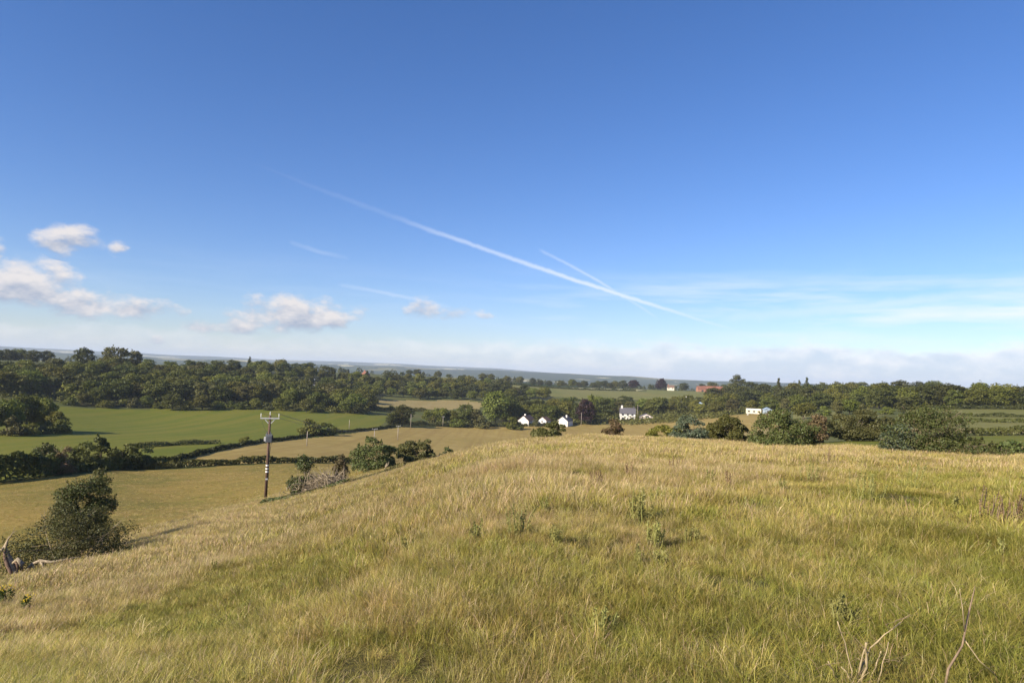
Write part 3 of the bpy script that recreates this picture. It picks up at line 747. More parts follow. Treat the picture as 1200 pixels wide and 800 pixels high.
hedge([(192, 545, 165), (245, 531, 200), (300, 519, 240), (370, 511, 300), (440, 504, 352), (462, 502, 385)], 1.15, 1.6, 'trimmed hedge running diagonally between green field and stubble field', 'leaf_dark', 1)
hedge([(168, 551, 156), (250, 546, 157), (330, 542, 163), (420, 538, 172)], 1.5, 2.4, 'rough hedge between lower pasture and stubble field behind the pole', 'leaf_hedge', 2)
hedge([(-40, 568, 137), (0, 566, 139), (40, 558, 143), (70, 553, 147)], 4.0, 3.6, 'tall dark hedge at the left edge below the green field', 'leaf_dark', 3)
hedge([(60, 556, 146), (120, 552, 151), (170, 549, 158), (192, 546, 165)], 1.6, 2.0, 'low hedge along the foot of the thorn clump', 'leaf_hedge', 4)
hedge([(455, 502, 398), (500, 500, 412), (560, 500, 428), (600, 499, 440)], 2.6, 3, 'scrubby hedge along the far left end of the stubble field', 'leaf_olive', 5)
hedge([(590, 499, 438), (640, 497, 452), (700, 495, 486), (760, 492, 510), (830, 490, 516)], 1.7, 2.2, 'clipped dark hedge in front of the white houses', 'leaf_dark', 6)
hedge([(405, 482, 500), (440, 482, 520), (470, 481, 540), (500, 480, 545)], 2.6, 3, 'bushy hedge between green crop and ripe field', 'leaf_hedge', 7, .4)
hedge([(150, 521, 215), (170, 522, 222), (205, 522, 230), (256, 519, 238)], 1.2, 3.5, 'low rushy bank crossing the green field left of the pole', 'leaf_olive', 8)
hedge([(560, 452, 1025), (640, 454, 1035), (745, 457, 1050)], 2.4, 4, 'thin dark hedge across the top of the field hill', 'leaf_dark', 9, .6, 40)
hedge([(1060, 480, 408), (1130, 480, 415), (1240, 480, 425)], 1.8, 3, 'hedge below the dark tree belt at the right', 'leaf_dark', 10, .35)
hedge([(1085, 487, 318), (1140, 487, 322), (1240, 488, 330)], 1.3, 2.4, 'upper of two hedges across the right fields', 'leaf_dark', 11, .3)
hedge([(1100, 493, 272), (1160, 493, 275), (1240, 494, 280)], 1.2, 2.4, 'lower of two hedges across the right fields', 'leaf_dark', 12, .3)
hedge([(1135, 506, 190), (1170, 504, 196), (1240, 505, 204)], 1.8, 5, 'rounded scrub bank in the right fields', 'leaf_hedge', 13, .26, lum=.5)
hedge([(1168, 540, 66), (1190, 540, 68), (1240, 540, 72)], 1.3, 2.2, 'low green scrub at the right edge behind the crest', 'leaf_hawthorn', 14, .12, 90)
hedge([(870, 505, 200), (920, 500, 230), (960, 497, 250), (1030, 497, 240)], 3.0, 3.5, 'brownish hedge behind the big rounded hawthorn', 'leaf_olive', 15, .26)
hedge([(310, 588, 70), (335, 581, 69), (375, 577, 67), (405, 573, 66)], .5, 2.2, 'low green scrub along the foot of the brushwood heap', 'leaf_hawthorn', 16, .11, 110, lum=.5)
hedge([(408, 568, 67), (430, 562, 68), (455, 558, 69), (470, 556, 70)], .7, 2.0, 'low scrub between brushwood heap and small stump', 'leaf_olive', 17, .10, 100, lum=.5)

# far trees and hedgerows, too small to pick apart
def far_mass():
    rng = np.random.default_rng(3); Vs, Qs, b = [], [], 0
    for i in range(520):
        th = rng.uniform(-.72, .72); r = 1290 * math.exp(rng.random() ** 1.2 * 1.1)
        if i % 2: r = rng.choice([1320, 1650, 2050, 2600, 3300]) * (1 + .02 * math.sin(th * 20))
        h = rng.uniform(7, 14); x, y = r * math.sin(th), r * math.cos(th); z = gz(x, y)
        m = 110; d = unit(rng.normal(size=(m, 3))); d[:, 2] = np.abs(d[:, 2])
        wd = h * rng.uniform(.5, 1.6)
        C = np.stack([x + d[:, 0] * wd * .5, y + d[:, 1] * wd * .5, z + d[:, 2] * h * rng.uniform(.75, 1, m)], 1)
        V, Q = leaf_cards(C, unit(d + rng.normal(size=(m, 3)) * .5), 1.5 * rng.uniform(.7, 1.2, m), rng)
        Vs.append(V); Qs.append(Q + b); b += len(V)
    link('distant_hedgerow_trees', mesh_np('distant_hedgerow_trees', np.concatenate(Vs), np.concatenate(Qs), ['leaf_dark']), kind='stuff',
         label='dark hedgerow trees dotted over the distant countryside', category='trees')
far_mass()
def undergrowth():
    rng = np.random.default_rng(31)
    areas = [(-60, 430, 462, 700, 5200), (410, 620, 712, 850, 1500), (590, 850, 470, 660, 2600), (825, 1060, 500, 850, 2600), (1040, 1240, 436, 470, 900)]
    Cs, Ns, Ss = [], [], []
    for (a, b, r0, r1, m) in areas:
        th = rng.uniform(ptheta(a, 470), ptheta(b, 470), m); r = r0 * (r1 / r0) ** rng.random(m); x, y = r * np.sin(th), r * np.cos(th); z = gzv(x, y)
        for k in range(9):
            d = unit(rng.normal(size=(m, 3))); d[:, 2] = np.abs(d[:, 2]); h = rng.uniform(1.2, 4.2, m)
            Cs.append(np.stack([x + d[:, 0] * h * .9, y + d[:, 1] * h * .9, z + d[:, 2] * h], 1)); Ns.append(unit(d + rng.normal(size=(m, 3)) * .5)); Ss.append(rng.uniform(.4, .9, m))
    V, Q = leaf_cards(np.concatenate(Cs), np.concatenate(Ns), np.concatenate(Ss), rng)
    link('woodland_undergrowth', mesh_np('woodland_undergrowth', V, Q, ['leaf_hedge']), kind='stuff', label='low leafy undergrowth filling the floor of the woods', category='undergrowth')
undergrowth()

# ------------------------------------------------------------------ houses
plain('white_render', (.74, .71, .65), .85, .06, .6)
plain('cream_render', (.72, .64, .50), .85, .04, 2)
plain('pink_render', (.74, .62, .56), .85, .04, 2)
plain('slate', (.115, .11, .12), .7, .2, 5)
plain('brown_tile', (.17, .105, .075), .8, .2, 5)
plain('red_tile', (.22, .095, .06), .8, .18, 5)
plain('brick_red', (.34, .16, .10), .85, .15, 8)
plain('glass_dark', (.03, .035, .045), .15, .1, 3)
plain('door_dark', (.06, .05, .05), .6, .1, 3)
plain('white_paint', (.78, .78, .76), .5, .03, 4)
plain('blue_sheet', (.30, .38, .46), .4, .08, 4)
def house(name, px, py, r, W, D, eave, ridge, label, wall='white_render', roof='slate', rz=0.0, gable=True, wins=(), doors=(), chim=(), extra=None, group=None, over=.3):
    """gable=True: the gable end looks at the camera (-Y side); else the long eaves side does. Windows as (x, z, w, h) on the -Y face"""
    p = at(px, py, r); th = math.atan2(p[0], p[1])
    o = thing(name, (p[0], p[1], p[2] - .15), label, 'house', group, -th + rz)
    w = MB(); x, y = W / 2, D / 2
    if gable:
        w.poly([(-x, -y, -1), (x, -y, -1), (x, -y, eave), (0, -y, ridge), (-x, -y, eave), (-x, y, -1), (x, y, -1), (x, y, eave), (0, y, ridge), (-x, y, eave)],
               [(0, 1, 2, 3, 4), (9, 8, 7, 6, 5), (1, 6, 7, 2), (5, 0, 4, 9), (2, 7, 8, 3), (9, 4, 3, 8), (5, 6, 1, 0)])
        sl = (ridge - eave) / x; a = over; t = .18
        rf = MB()
        for s in (1, -1):
            q = [(0, -y - a, ridge + .03), (s * (x + a), -y - a, eave - a * sl + .03), (s * (x + a), y + a, eave - a * sl + .03), (0, y + a, ridge + .03)]
            q += [(v[0], v[1], v[2] + t) for v in q]
            rf.poly(q, [(0, 1, 2, 3), (7, 6, 5, 4), (0, 4, 5, 1), (1, 5, 6, 2), (2, 6, 7, 3), (3, 7, 4, 0)])
    else:
        w.poly([(-x, -y, -1), (x, -y, -1), (x, -y, eave), (-x, -y, eave), (-x, y, -1), (x, y, -1), (x, y, eave), (-x, y, eave), (-x, 0, ridge), (x, 0, ridge)],
               [(0, 1, 2, 3), (7, 6, 5, 4), (1, 5, 6, 9, 2), (4, 0, 3, 8, 7), (3, 2, 9, 8), (6, 7, 8, 9), (4, 5, 1, 0)])
        sl = (ridge - eave) / y; a = over; t = .18; rf = MB()
        for s in (1, -1):
            q = [(-x - a, 0, ridge + .03), (-x - a, s * (y + a), eave - a * sl + .03), (x + a, s * (y + a), eave - a * sl + .03), (x + a, 0, ridge + .03)]
            q += [(v[0], v[1], v[2] + t) for v in q]
            rf.poly(q, [(0, 1, 2, 3), (7, 6, 5, 4), (0, 4, 5, 1), (1, 5, 6, 2), (2, 6, 7, 3), (3, 7, 4, 0)])
    w.build('wall', wall, o); ro = rf.build('roof', roof, o)
    for (cx, cy, cw, ch, cm) in chim:
        m = MB(); m.box(cx - cw / 2, cx + cw / 2, cy - cw / 2, cy + cw / 2, eave, ch)
        m.box(cx - cw / 2 - .08, cx + cw / 2 + .08, cy - cw / 2 - .08, cy + cw / 2 + .08, ch - .25, ch - .1); m.build('chimney', cm, ro)
    for (wx, wz, ww, wh) in wins:
        m = MB(); m.box(wx - ww / 2, wx + ww / 2, -y - .03, -y + .1, wz - wh / 2, wz + wh / 2); f = m.build('window', 'glass_dark', o)
        m = MB(); m.box(wx - ww / 2 - .08, wx - ww / 2, -y - .06, -y + .05, wz - wh / 2 - .08, wz + wh / 2 + .08); m.box(wx + ww / 2, wx + ww / 2 + .08, -y - .06, -y + .05, wz - wh / 2 - .08, wz + wh / 2 + .08)
        m.box(wx - .03, wx + .03, -y - .05, -y + .05, wz - wh / 2, wz + wh / 2); m.build('frame', 'white_paint', f)
        m = MB(); m.box(wx - ww / 2 - .15, wx + ww / 2 + .15, -y - .12, -y + .04, wz - wh / 2 - .19, wz - wh / 2 - .09); m.build('sill', 'white_paint', f)
    for (dx, dw, dh) in doors:
        m = MB(); m.box(dx - dw / 2, dx + dw / 2, -y - .04, -y + .1, 0, dh); m.build('door', 'door_dark', o)
    return o
GHO = 'houses in the valley'
h1 = house('bungalow', 617, 497, 452, 7.4, 13, 3.6, 6.6, 'small white bungalow with plain bright gable, left of the two', roof='brown_tile', rz=-.35, chim=[(-.8, -1, .9, 7.6, 'white_render')], group=GHO)
house('bungalow', 638, 496, 466, 6.0, 8, 2.8, 5.0, 'low white gabled wing just right of the left bungalow', roof='brown_tile', rz=-.40, group=GHO, wins=[(0, 2, 1.2, 1.1)])
house('bungalow', 662, 496, 458, 7.4, 12, 3.6, 6.4, 'small white bungalow with dark roof, right of the two, behind the crest bush', roof='slate', rz=-.3, chim=[(1, 0, .9, 7.4, 'white_render')], group=GHO)
house('tall_house', 735, 492, 520, 11, 8, 5.6, 9.2, 'tall white two-storey house with dark slate roof and left chimney', rz=.08, gable=False, over=.5,
      wins=[(-3.6, 4.4, 1.6, 1.3), (0, 4.4, 1.4, 1.3), (3.4, 4.4, 1.6, 1.3), (-3.4, 1.6, 2.0, 1.5), (3.4, 1.6, 2.0, 1.5)], doors=[(0, 1.2, 2.2)], chim=[(-4.2, 0, 1.3, 11.0, 'white_render'), (4.6, 0, .9, 10.2, 'slate')], group=GHO)
m_ = MB()
house('garage_house', 757, 491, 515, 9.5, 7, 2.9, 5.0, 'low white building with one wide dark window right of the tall house', wall='pink_render', rz=.05, wins=[(0.6, 3.1, 2.6, 1.3)], doors=[(-3, 1.4, 2.1)], group=GHO)
house('cottage', 789, 479, 640, 8, 9, 4.6, 8.2, 'white gabled cottage half hidden by trees above the low building', rz=.25, wins=[(0, 4.0, 1.4, 1.3)], group=GHO)
house('cottage', 800, 479, 645, 8, 8, 4.6, 7.6, 'grey roofed cottage with tall white chimney beside the gabled cottage', gable=False, rz=-.1, chim=[(2.6, -1, 1.3, 11.5, 'white_render')], group=GHO)
house('cottage', 818, 478, 640, 8, 6, 3.4, 5.6, 'low cottage with pale grey roof among trees right of the tall chimney', roof='blue_sheet', gable=False, group=GHO)
house('farm_house', 786, 456, 1150, 11, 8, 5, 8.4, 'cream house with brown roof on the far hilltop', wall='cream_render', roof='brown_tile', gable=False, chim=[(-4, 0, 1.2, 10, 'brick_red')], wins=[(-3, 3.4, 1.8, 1.6), (3, 3.4, 1.8, 1.6)], group=GHO)
for k, (px, w) in enumerate([(822, 14), (834, 26), (842, 16)]):
    house('barn', px, 460, 1080 + 12 * k, w, 10, 4.4, 8.6, ['brown red-roofed barn at left of the far farmyard', 'long red-roofed barn in middle of the far farmyard', 'red-roofed brick barn at right of the far farmyard'][k],
          wall='brick_red', roof='red_tile', gable=False, rz=[.3, -.1, .2][k], doors=[(0, 3, 3)], group='barns of the far farmyard')
house('villa', 445, 457, 742, 14, 8, 5.4, 8.2, 'pink and white villa with dark windows among trees in mid wood', wall='pink_render', roof='brown_tile', gable=False,
      wins=[(-4.6, 4, 2, 1.5), (-.6, 4, 2, 1.5), (4, 4, 2, 1.5), (-4, 1.4, 2.6, 1.6), (3.6, 1.4, 2.6, 1.6)], doors=[(0, 1.4, 2.2)], group=GHO)
house('cottage', 428, 444, 900, 9, 8, 6, 10, 'red brick house with pale gable on the skyline of the wood', wall='brick_red', roof='red_tile', rz=.5, chim=[(0, 2, 1.2, 12, 'brick_red')], group=GHO)
house('cottage', 365, 453, 660, 5, 5, 6.6, 8.4, 'tiny white gable showing in the middle of the wood', rz=.2, group=GHO)
0 and house('cottage', 312, 441, 700, 9, 7, 8.6, 11.4, 'white wall glimpsed between skyline trees above the pole', rz=.0, gable=False, roof='slate', group=GHO)
# long cream mobile home and blue-grey shed
def mobile_home():
    p = at(883, 484, 470); o = thing('mobile_home', (p[0], p[1], p[2] + 0.0), 'long cream mobile home among trees left of the big rounded hawthorn', 'caravan', None, -math.atan2(p[0], p[1]) + .1)
    m = MB(); m.box(-4.5, 4.5, -1.6, 1.6, .5, 3.0); m.build('wall', 'cream_render', o)
    m = MB(); m.poly([(-4.6, -1.75, 3.0), (4.6, -1.75, 3.0), (4.6, 1.75, 3.0), (-4.6, 1.75, 3.0), (-4.6, 0, 3.75), (4.6, 0, 3.75)], [(3, 2, 1, 0), (0, 1, 5, 4), (2, 3, 4, 5), (0, 4, 3), (1, 2, 5)]); m.build('roof', 'white_render', o)
    for x in (-3, 0.2, 3):
        m = MB(); m.box(x - .7, x + .7, -1.64, -1.5, 1.5, 2.4); m.build('window', 'glass_dark', o)
    for x in (-3.6, 3.6):
        m = MB(); m.box(x - .4, x + .4, -1.5, 1.5, -.6, .5); m.build('support', 'stone', o)
mobile_home()
house('shed', 899, 485, 465, 4.4, 4, 2.6, 3.8, 'small blue-grey shed right of the cream mobile home', wall='blue_sheet', roof='blue_sheet', rz=.3, doors=[(0, 1.4, 2.0)])

# ------------------------------------------------------------------ utility poles
plain('pole_wood', (.115, .070, .050), .8, .2, 7, .3)
plain('grey_metal', (.30, .31, .32), .45, .1, 8, 0, .5)
plain('pale_metal', (.55, .55, .54), .5, .08, 8, 0, .2)
plain('dark_metal', (.06, .06, .065), .5, .1, 8)
plain('pale_wood', (.34, .29, .24), .85, .15, 9)
def big_pole():
    p = at(311, 586, 79); k = mpp(311, 540, 79); H = 98 * k
    o = thing('utility_pole', (p[0], p[1], p[2]), 'brown wooden power pole with crossarm, transformer and white bands on left slope', 'utility pole', None, .30)
    m = MB(); m.tube([(0, 0, -.6), (0, 0, H * .5), (0, 0, H)], [.165, .145, .12], 12); m.build('pole', 'pole_wood', o, True)
    a = MB(); a.box(-.98, .98, -.19, -.07, H - .34, H - .22)
    a.build('crossarm', 'pale_metal', o)
    for s in (-1, 1):
        b = MB(); b.poly([(s * .10, -.12, H - .80), (s * .16, -.12, H - .86), (s * .62, -.12, H - .345), (s * .50, -.12, H - .345), (s * .10, -.08, H - .80), (s * .16, -.08, H - .86), (s * .62, -.08, H - .345), (s * .50, -.08, H - .345)],
                     [(0, 1, 2, 3), (7, 6, 5, 4), (0, 4, 5, 1), (1, 5, 6, 2), (2, 6, 7, 3), (3, 7, 4, 0)]); b.build('brace', 'pale_metal', o)
    for x in (-.92, 0, .92):
        zb = H - .22 if x else H - .02; yb = -.13 if x else 0
        i = MB(); i.tube([(x, yb, zb), (x, yb, zb + .12), (x, yb, zb + .16), (x, yb, zb + .26), (x, yb, zb + .34), (x, yb, zb + .46)], [.014, .014, .045, .03, .045, .022], 8)
        i.build('insulator', 'white_paint', o)
    t = MB(); zt = H * .735
    t.box(-.30, .30, -.66, -.20, zt - .42, zt + .36); t.box(-.34, .34, -.70, -.17, zt + .36, zt + .42)
    for x in (-.24, -.12, 0, .12, .24): t.box(x - .02, x + .02, -.74, -.66, zt - .36, zt + .25)
    tr = t.build('transformer', 'grey_metal', o)
    for x in (-.18, .18):
        b = MB(); b.tube([(x, -.43, zt + .42), (x, -.43, zt + .50), (x, -.43, zt + .54), (x, -.43, zt + .70)], [.05, .05, .08, .03], 8); b.build('bushing', 'dark_metal', tr)
    b = MB(); b.box(.17, .42, -.14, .10, zt - .25, zt + .30); b.build('fuse_box', 'dark_metal', o)
    b = MB(); b.box(-.5, -.32, -.14, .06, zt - .35, zt + .12); b.build('fuse_box', 'pale_metal', o)
    for z in (.40, .36, .325):
        q = MB(); q.tube([(0, 0, H * z), (0, 0, H * z + .15)], [.166, .166], 12); q.build('white_band', 'white_paint', o)
    c = MB(); c.tube([(.19, -.02, 2.2), (.17, -.03, H * .55), (.28, -.03, H * .68)], [.025, .025, .025], 6); c.build('cable', 'dark_metal', o)
    c = MB(); c.tube([(-.92, -.13, H - .0), (-.7, -.25, H * .9), (-.25, -.3, H * .80)], [.012] * 3, 5); c.build('cable', 'dark_metal', o)
    q = MB(); q.box(-.13, .13, -.17, -.15, H * .238, H * .238 + .16); q.build('notice_plate', 'pale_metal', o)
    return o, p, H
bp, bpp, bH = big_pole()
def small_pole(px, py, r, hpx, label, arm=True):
    p = at(px, py, r); H = hpx * mpp(px, py, r)
    o = thing('utility_pole', tuple(p), label, 'utility pole', 'small far power poles', -math.atan2(p[0], p[1]) + .3)
    m = MB(); m.tube([(0, 0, -.4), (0, 0, H)], [.16, .12], 8); m.build('pole', 'pale_wood', o, True)
    if arm:
        a = MB(); a.box(-.95, .95, -.19, -.10, H - .3, H - .18); a.build('crossarm', 'pale_metal', o)
        for x in (-.88, 0.3, .88):
            i = MB(); i.tube([(x, -.14, H - .18), (x, -.14, H + .16)], [.06, .04], 6); i.build('insulator', 'white_paint', o)
    return p, H
sp = [small_pole(360, 512, 240, 17, 'pale slim pole in front of the pair of trees by the green field', False),
      small_pole(409, 505, 345, 11, 'thin pale pole at the far edge of the green field', False),
      small_pole(438, 524, 262, 21, 'pale crossarm pole behind the bright green brow bush'),
      small_pole(466, 515, 300, 17, 'pale crossarm pole standing mid stubble field above the brow bushes'),
      small_pole(481, 504, 380, 17, 'pale pole just right of the dark corner tree', False),
      small_pole(519, 497, 415, 12, 'pale pole among scrub at the far stubble edge'),
      small_pole(681, 499, 455, 16, 'slender pale pole right of the white bungalows', False),
      small_pole(747, 490, 530, 17, 'dark slender pole between tall white house and low building', False),
      small_pole(867, 480, 520, 9, 'short pale pole left of the cream mobile home', False)]
# overhead wires between the near pole and the next one
def wire(a, b, sag, label):
    m = MB(); P = []
    for i in range(15):
        t = i / 14; q = a * (1 - t) + b * t; q = q - np.array([0, 0, sag * 4 * t * (1 - t)]); P.append(q - a)
    m.tube(P, [.016] * 15, 4); link('power_line', m.mesh('power_line', 'dark_metal'), None, a, label=label, category='wire', group='overhead wires')
q2, H2 = sp[2]
for off, z, lab in ((-.9, .25, 'left overhead wire from the near pole to the next pole'), (0, .45, 'middle overhead wire from the near pole to the next pole'), (.9, .25, 'right overhead wire from the near pole to the next pole')):
    a = np.array([bpp[0] + off * math.cos(.3), bpp[1] + off * math.sin(.3), bpp[2] + bH + z]); b = np.array([q2[0] + off * .9, q2[1], q2[2] + H2])
    wire(a, b, 1.6, lab)

# ------------------------------------------------------------------ dead wood
def twig_mesh(nm, strokes, mat):
    m = MB()
    for pts, rad in strokes: m.tube(pts, rad, 7)
    return m.mesh(nm, mat, True)
def stump():
    p = at(9, 672, 39); k = mpp(9, 660, 39)
    o = thing('dead_stump', (p[0], p[1], p[2] - .1), 'twisted bleached dead tree stump with red heartwood at the left edge', 'stump')
    rng = np.random.default_rng(5)
    s = []
    H = 54 * k
    s.append(([(.45, 0, -.2), (.32, 0, H * .18), (.10, .05, H * .4), (-.12, .05, H * .6), (-.22, 0, H * .78), (-.05, 0, H)], [.20, .17, .16, .12, .08, .02]))
    s.append(([(.5, .1, -.2), (.66, 0, H * .22), (.62, 0, H * .42), (.40, 0, H * .52), (.18, 0, H * .42)], [.16, .14, .12, .09, .05]))
    s.append(([(-.22, 0, H * .78), (-.42, 0, H * .66), (-.46, 0, H * .45), (-.3, 0, H * .3)], [.07, .07, .06, .03]))
    link('trunk', twig_mesh('trunk', s, 'deadwood'), o)
    s2 = [([(.36, -.10, H * .10), (.22, -.12, H * .26), (.02, -.10, H * .42), (-.14, -.06, H * .58), (-.20, -.05, H * .7)], [.06, .10, .10, .08, .03]), ([(.52, -.06, H * .30), (.42, -.06, H * .44), (.30, -.05, H * .46)], [.05, .06, .03])]
    link('heartwood', twig_mesh('heartwood', s2, 'redwood'), o)
    s3 = [([(-.05, 0, H * .95), (.1, 0, H * 1.08), (.28, 0, H * 1.12)], [.03, .02, .01]), ([(.1, 0, H * 1.08), (.16, 0, H * 1.2)], [.015, .006])]
    link('twig', twig_mesh('twig', s3, 'deadwood'), o)
    p = at(48, 672, 38.5)
    b = thing('fallen_branch', tuple(p), 'grey fallen dead branch lying in grass right of the twisted stump', 'branch')
    s = [([(-.75, 0, .0), (-.5, .1, .34), (-.15, .1, .5), (.3, .2, .42), (.9, .3, .55), (1.5, .4, .68)], [.06, .075, .08, .07, .045, .012]),
         ([(-.15, .1, .5), (.1, 0, .25), (.2, 0, .0)], [.05, .05, .04]), ([(-.5, .1, .34), (-.3, .0, .12), (-.1, -.1, .02)], [.04, .04, .03])]
    link('limb', twig_mesh('limb', s, 'deadwood'), b)
stump()
def brush_heap():
    p = at(382, 575, 68); k = mpp(382, 570, 68); W, H = 62 * k, max(1.2, top_h(382, 549, p)); rng = np.random.default_rng(8)
    o = thing('brushwood_heap', tuple(p), 'heap of pale dead brushwood on the brow right of the utility pole', 'brushwood')
    m = MB()
    for i in range(520):
        x = rng.normal() * W * .30; y = rng.normal() * .8; h0 = H * .75 * math.exp(-(x / (W * .33)) ** 2)
        b = np.array([x, y, rng.uniform(0, h0)]); d = unit(rng.normal(size=3) + np.array([0, 0, .35])); L = rng.uniform(.5, 1.5)
        m.tube([b, b + d * L * .5 + rng.normal(size=3) * .08, b + d * L + rng.normal(size=3) * .14], [.032 * rng.uniform(.6, 1.5), .022, .009], 4)
    link('tangle', m.mesh('tangle', 'deadwood'), o)
    for j in range(9):
        m = MB(); x = rng.uniform(-W * .42, W * .42); b = np.array([x, rng.normal() * .4, .2]); e = b + np.array([rng.normal() * .5, rng.normal() * .3, H * rng.uniform(.75, 1.15)])
        m.tube([b, (b + e) / 2 + rng.normal(size=3) * .12, e], [.04, .028, .008], 5)
        for q in range(4):
            c = b * .4 + e * .6; m.tube([c, c + rng.normal(size=3) * .35 + np.array([0, 0, .3])], [.014, .004], 3)
        link('upright_stick', m.mesh('upright_stick', 'deadwood'), o)
    p = at(452, 558, 70); o = thing('dead_stump', tuple(p), 'small pale broken stump standing on the brow below the bright green bush', 'stump')
    s = [([(0, 0, -.1), (.03, 0, .4), (-.05, 0, .8), (.08, 0, 1.15)], [.13, .10, .09, .03]), ([(-.02, 0, .7), (.2, 0, 1.0), (.24, 0, 1.25)], [.06, .05, .015]), ([(0, 0, .4), (-.16, 0, .62)], [.05, .015])]
    link('trunk', twig_mesh('trunk', s, 'deadwood'), o)
    for (px, py, r, s_, lab) in ((421, 559, 70, .42, 'flat white stone lying on the brow below the green bush'), (433, 558, 69.5, .3, 'pinkish white stone right of the flat white stone'),
                                 (515, 533, 96, .42, 'pale stone left of the tiny low bush on the brow'), (318, 590, 76, .3, 'grey stone at the foot of the utility pole')):
        p = at(px, py, r); rng = np.random.default_rng(int(px)); m = MB()
        q = unit(rng.normal(size=(14, 3))) * np.array([1.5, .9, .55]) * s_ * rng.uniform(.8, 1.15, (14, 1))
        import bmesh
        bm = bmesh.new()
        for v in q: bm.verts.new(v)
        bmesh.ops.convex_hull(bm, input=bm.verts); me = bpy.data.meshes.new('stone'); bm.to_mesh(me); bm.free(); me.materials.append(MATS['stone'])
        link('stone', me, None, (p[0], p[1], p[2] + s_ * .3), label=lab, category='stone')
brush_heap()

# ------------------------------------------------------------------ meadow grass
def grass_mat(name, root, mid, tip, var, dry):
    m, t, out = new_mat(name)
    at_ = t.node('ShaderNodeAttribute', attribute_name='along')
    geo = t.node('ShaderNodeNewGeometry'); P = geo.outputs['Position']; isl = geo.outputs['Random Per Island']
    ins = t.node('ShaderNodeObjectInfo').outputs['Random']
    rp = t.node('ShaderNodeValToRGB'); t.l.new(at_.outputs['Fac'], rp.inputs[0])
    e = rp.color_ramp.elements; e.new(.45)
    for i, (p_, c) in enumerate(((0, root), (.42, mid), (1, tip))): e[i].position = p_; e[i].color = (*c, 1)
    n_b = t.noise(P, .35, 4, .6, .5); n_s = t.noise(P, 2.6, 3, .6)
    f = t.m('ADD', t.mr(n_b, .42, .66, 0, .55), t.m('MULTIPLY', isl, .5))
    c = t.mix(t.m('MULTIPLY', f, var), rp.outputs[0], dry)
    hs = t.node('ShaderNodeHueSaturation'); t.l.new(c, hs.inputs['Color'])
    t.l.new(t.m('MULTIPLY_ADD', ins, .045, .475), hs.inputs['Hue'])
    t.l.new(t.m('MULTIPLY', t.m('MULTIPLY_ADD', t.m('FRACT', t.m('MULTIPLY', ins, 9.7)), .5, .75), t.m('MULTIPLY_ADD', t.m('FRACT', t.m('MULTIPLY', isl, 5.7)), .5, t.mr(n_s, .3, .7, .62, .95))), hs.inputs['Value'])
    d = t.node('ShaderNodeBsdfDiffuse'); tr = t.node('ShaderNodeBsdfTranslucent'); g = t.node('ShaderNodeBsdfGlossy')
    g.inputs['Roughness'].default_value = .45; g.inputs[0].default_value = (.9, .9, .8, 1)
    t.l.new(hs.outputs[0], d.inputs[0]); t.l.new(hs.outputs[0], tr.inputs[0])
    ms = t.node('ShaderNodeMixShader'); ms.inputs[0].default_value = .3
    t.l.new(d.outputs[0], ms.inputs[1]); t.l.new(tr.outputs[0], ms.inputs[2])
    ms2 = t.node('ShaderNodeMixShader'); ms2.inputs[0].default_value = .03
    t.l.new(ms.outputs[0], ms2.inputs[1]); t.l.new(g.outputs[0], ms2.inputs[2]); t.l.new(ms2.outputs[0], out.inputs[0])
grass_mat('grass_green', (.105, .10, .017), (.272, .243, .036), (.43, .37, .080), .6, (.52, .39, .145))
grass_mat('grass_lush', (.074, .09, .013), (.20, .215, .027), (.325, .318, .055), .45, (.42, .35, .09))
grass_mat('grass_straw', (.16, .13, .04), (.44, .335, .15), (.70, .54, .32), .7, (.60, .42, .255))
def tuft(name, seed, nb, h0, h1, width, rad, mats, heads=0.0, droop=.5, segs=3):
    rng = np.random.default_rng(seed); V, F, A, MI = [], [], [], []
    for i in range(nb):
        a = rng.uniform(0, 2 * math.pi); rr = rad * math.sqrt(rng.random())
        base = np.array([math.cos(a) * rr, math.sin(a) * rr, -.04]); h = rng.uniform(h0, h1)
        la = a + rng.normal() * .9; lean = rng.uniform(.1, .95) * h * droop + .02
        side = np.array([-math.sin(la), math.cos(la), 0]); w = width * rng.uniform(.6, 1.3); b = len(V)
        stem = rng.random() < heads
        for s in range(segs + 1):
            t = s / segs
            c = base + np.array([math.cos(la), math.sin(la), 0]) * lean * t ** 1.8 + np.array([0, 0, h * (t - .30 * droop * t ** 3)])
            ww = w * (1 - .8 * t) if not stem else w * (.45 if t < .7 else 1.5 * (1.15 - t))
            V += [c - side * ww, c + side * ww]; A += [t, t]
        for s in range(segs): F.append((b + 2 * s, b + 2 * s + 1, b + 2 * s + 3, b + 2 * s + 2)); MI.append(1 if stem else 0)
    me = mesh_np(name, np.array(V), np.array(F), mats, False, {'along': A})
    if len(mats) > 1: me.polygons.foreach_set('material_index', np.array(MI, np.int32))
    return bpy.data.objects.new(name, me)
gcol = bpy.data.collections.new('grass_tufts')
TUFTS = []
def add_tuft(*a, **k): o = tuft(*a, **k); gcol.objects.link(o); TUFTS.append(o.name)
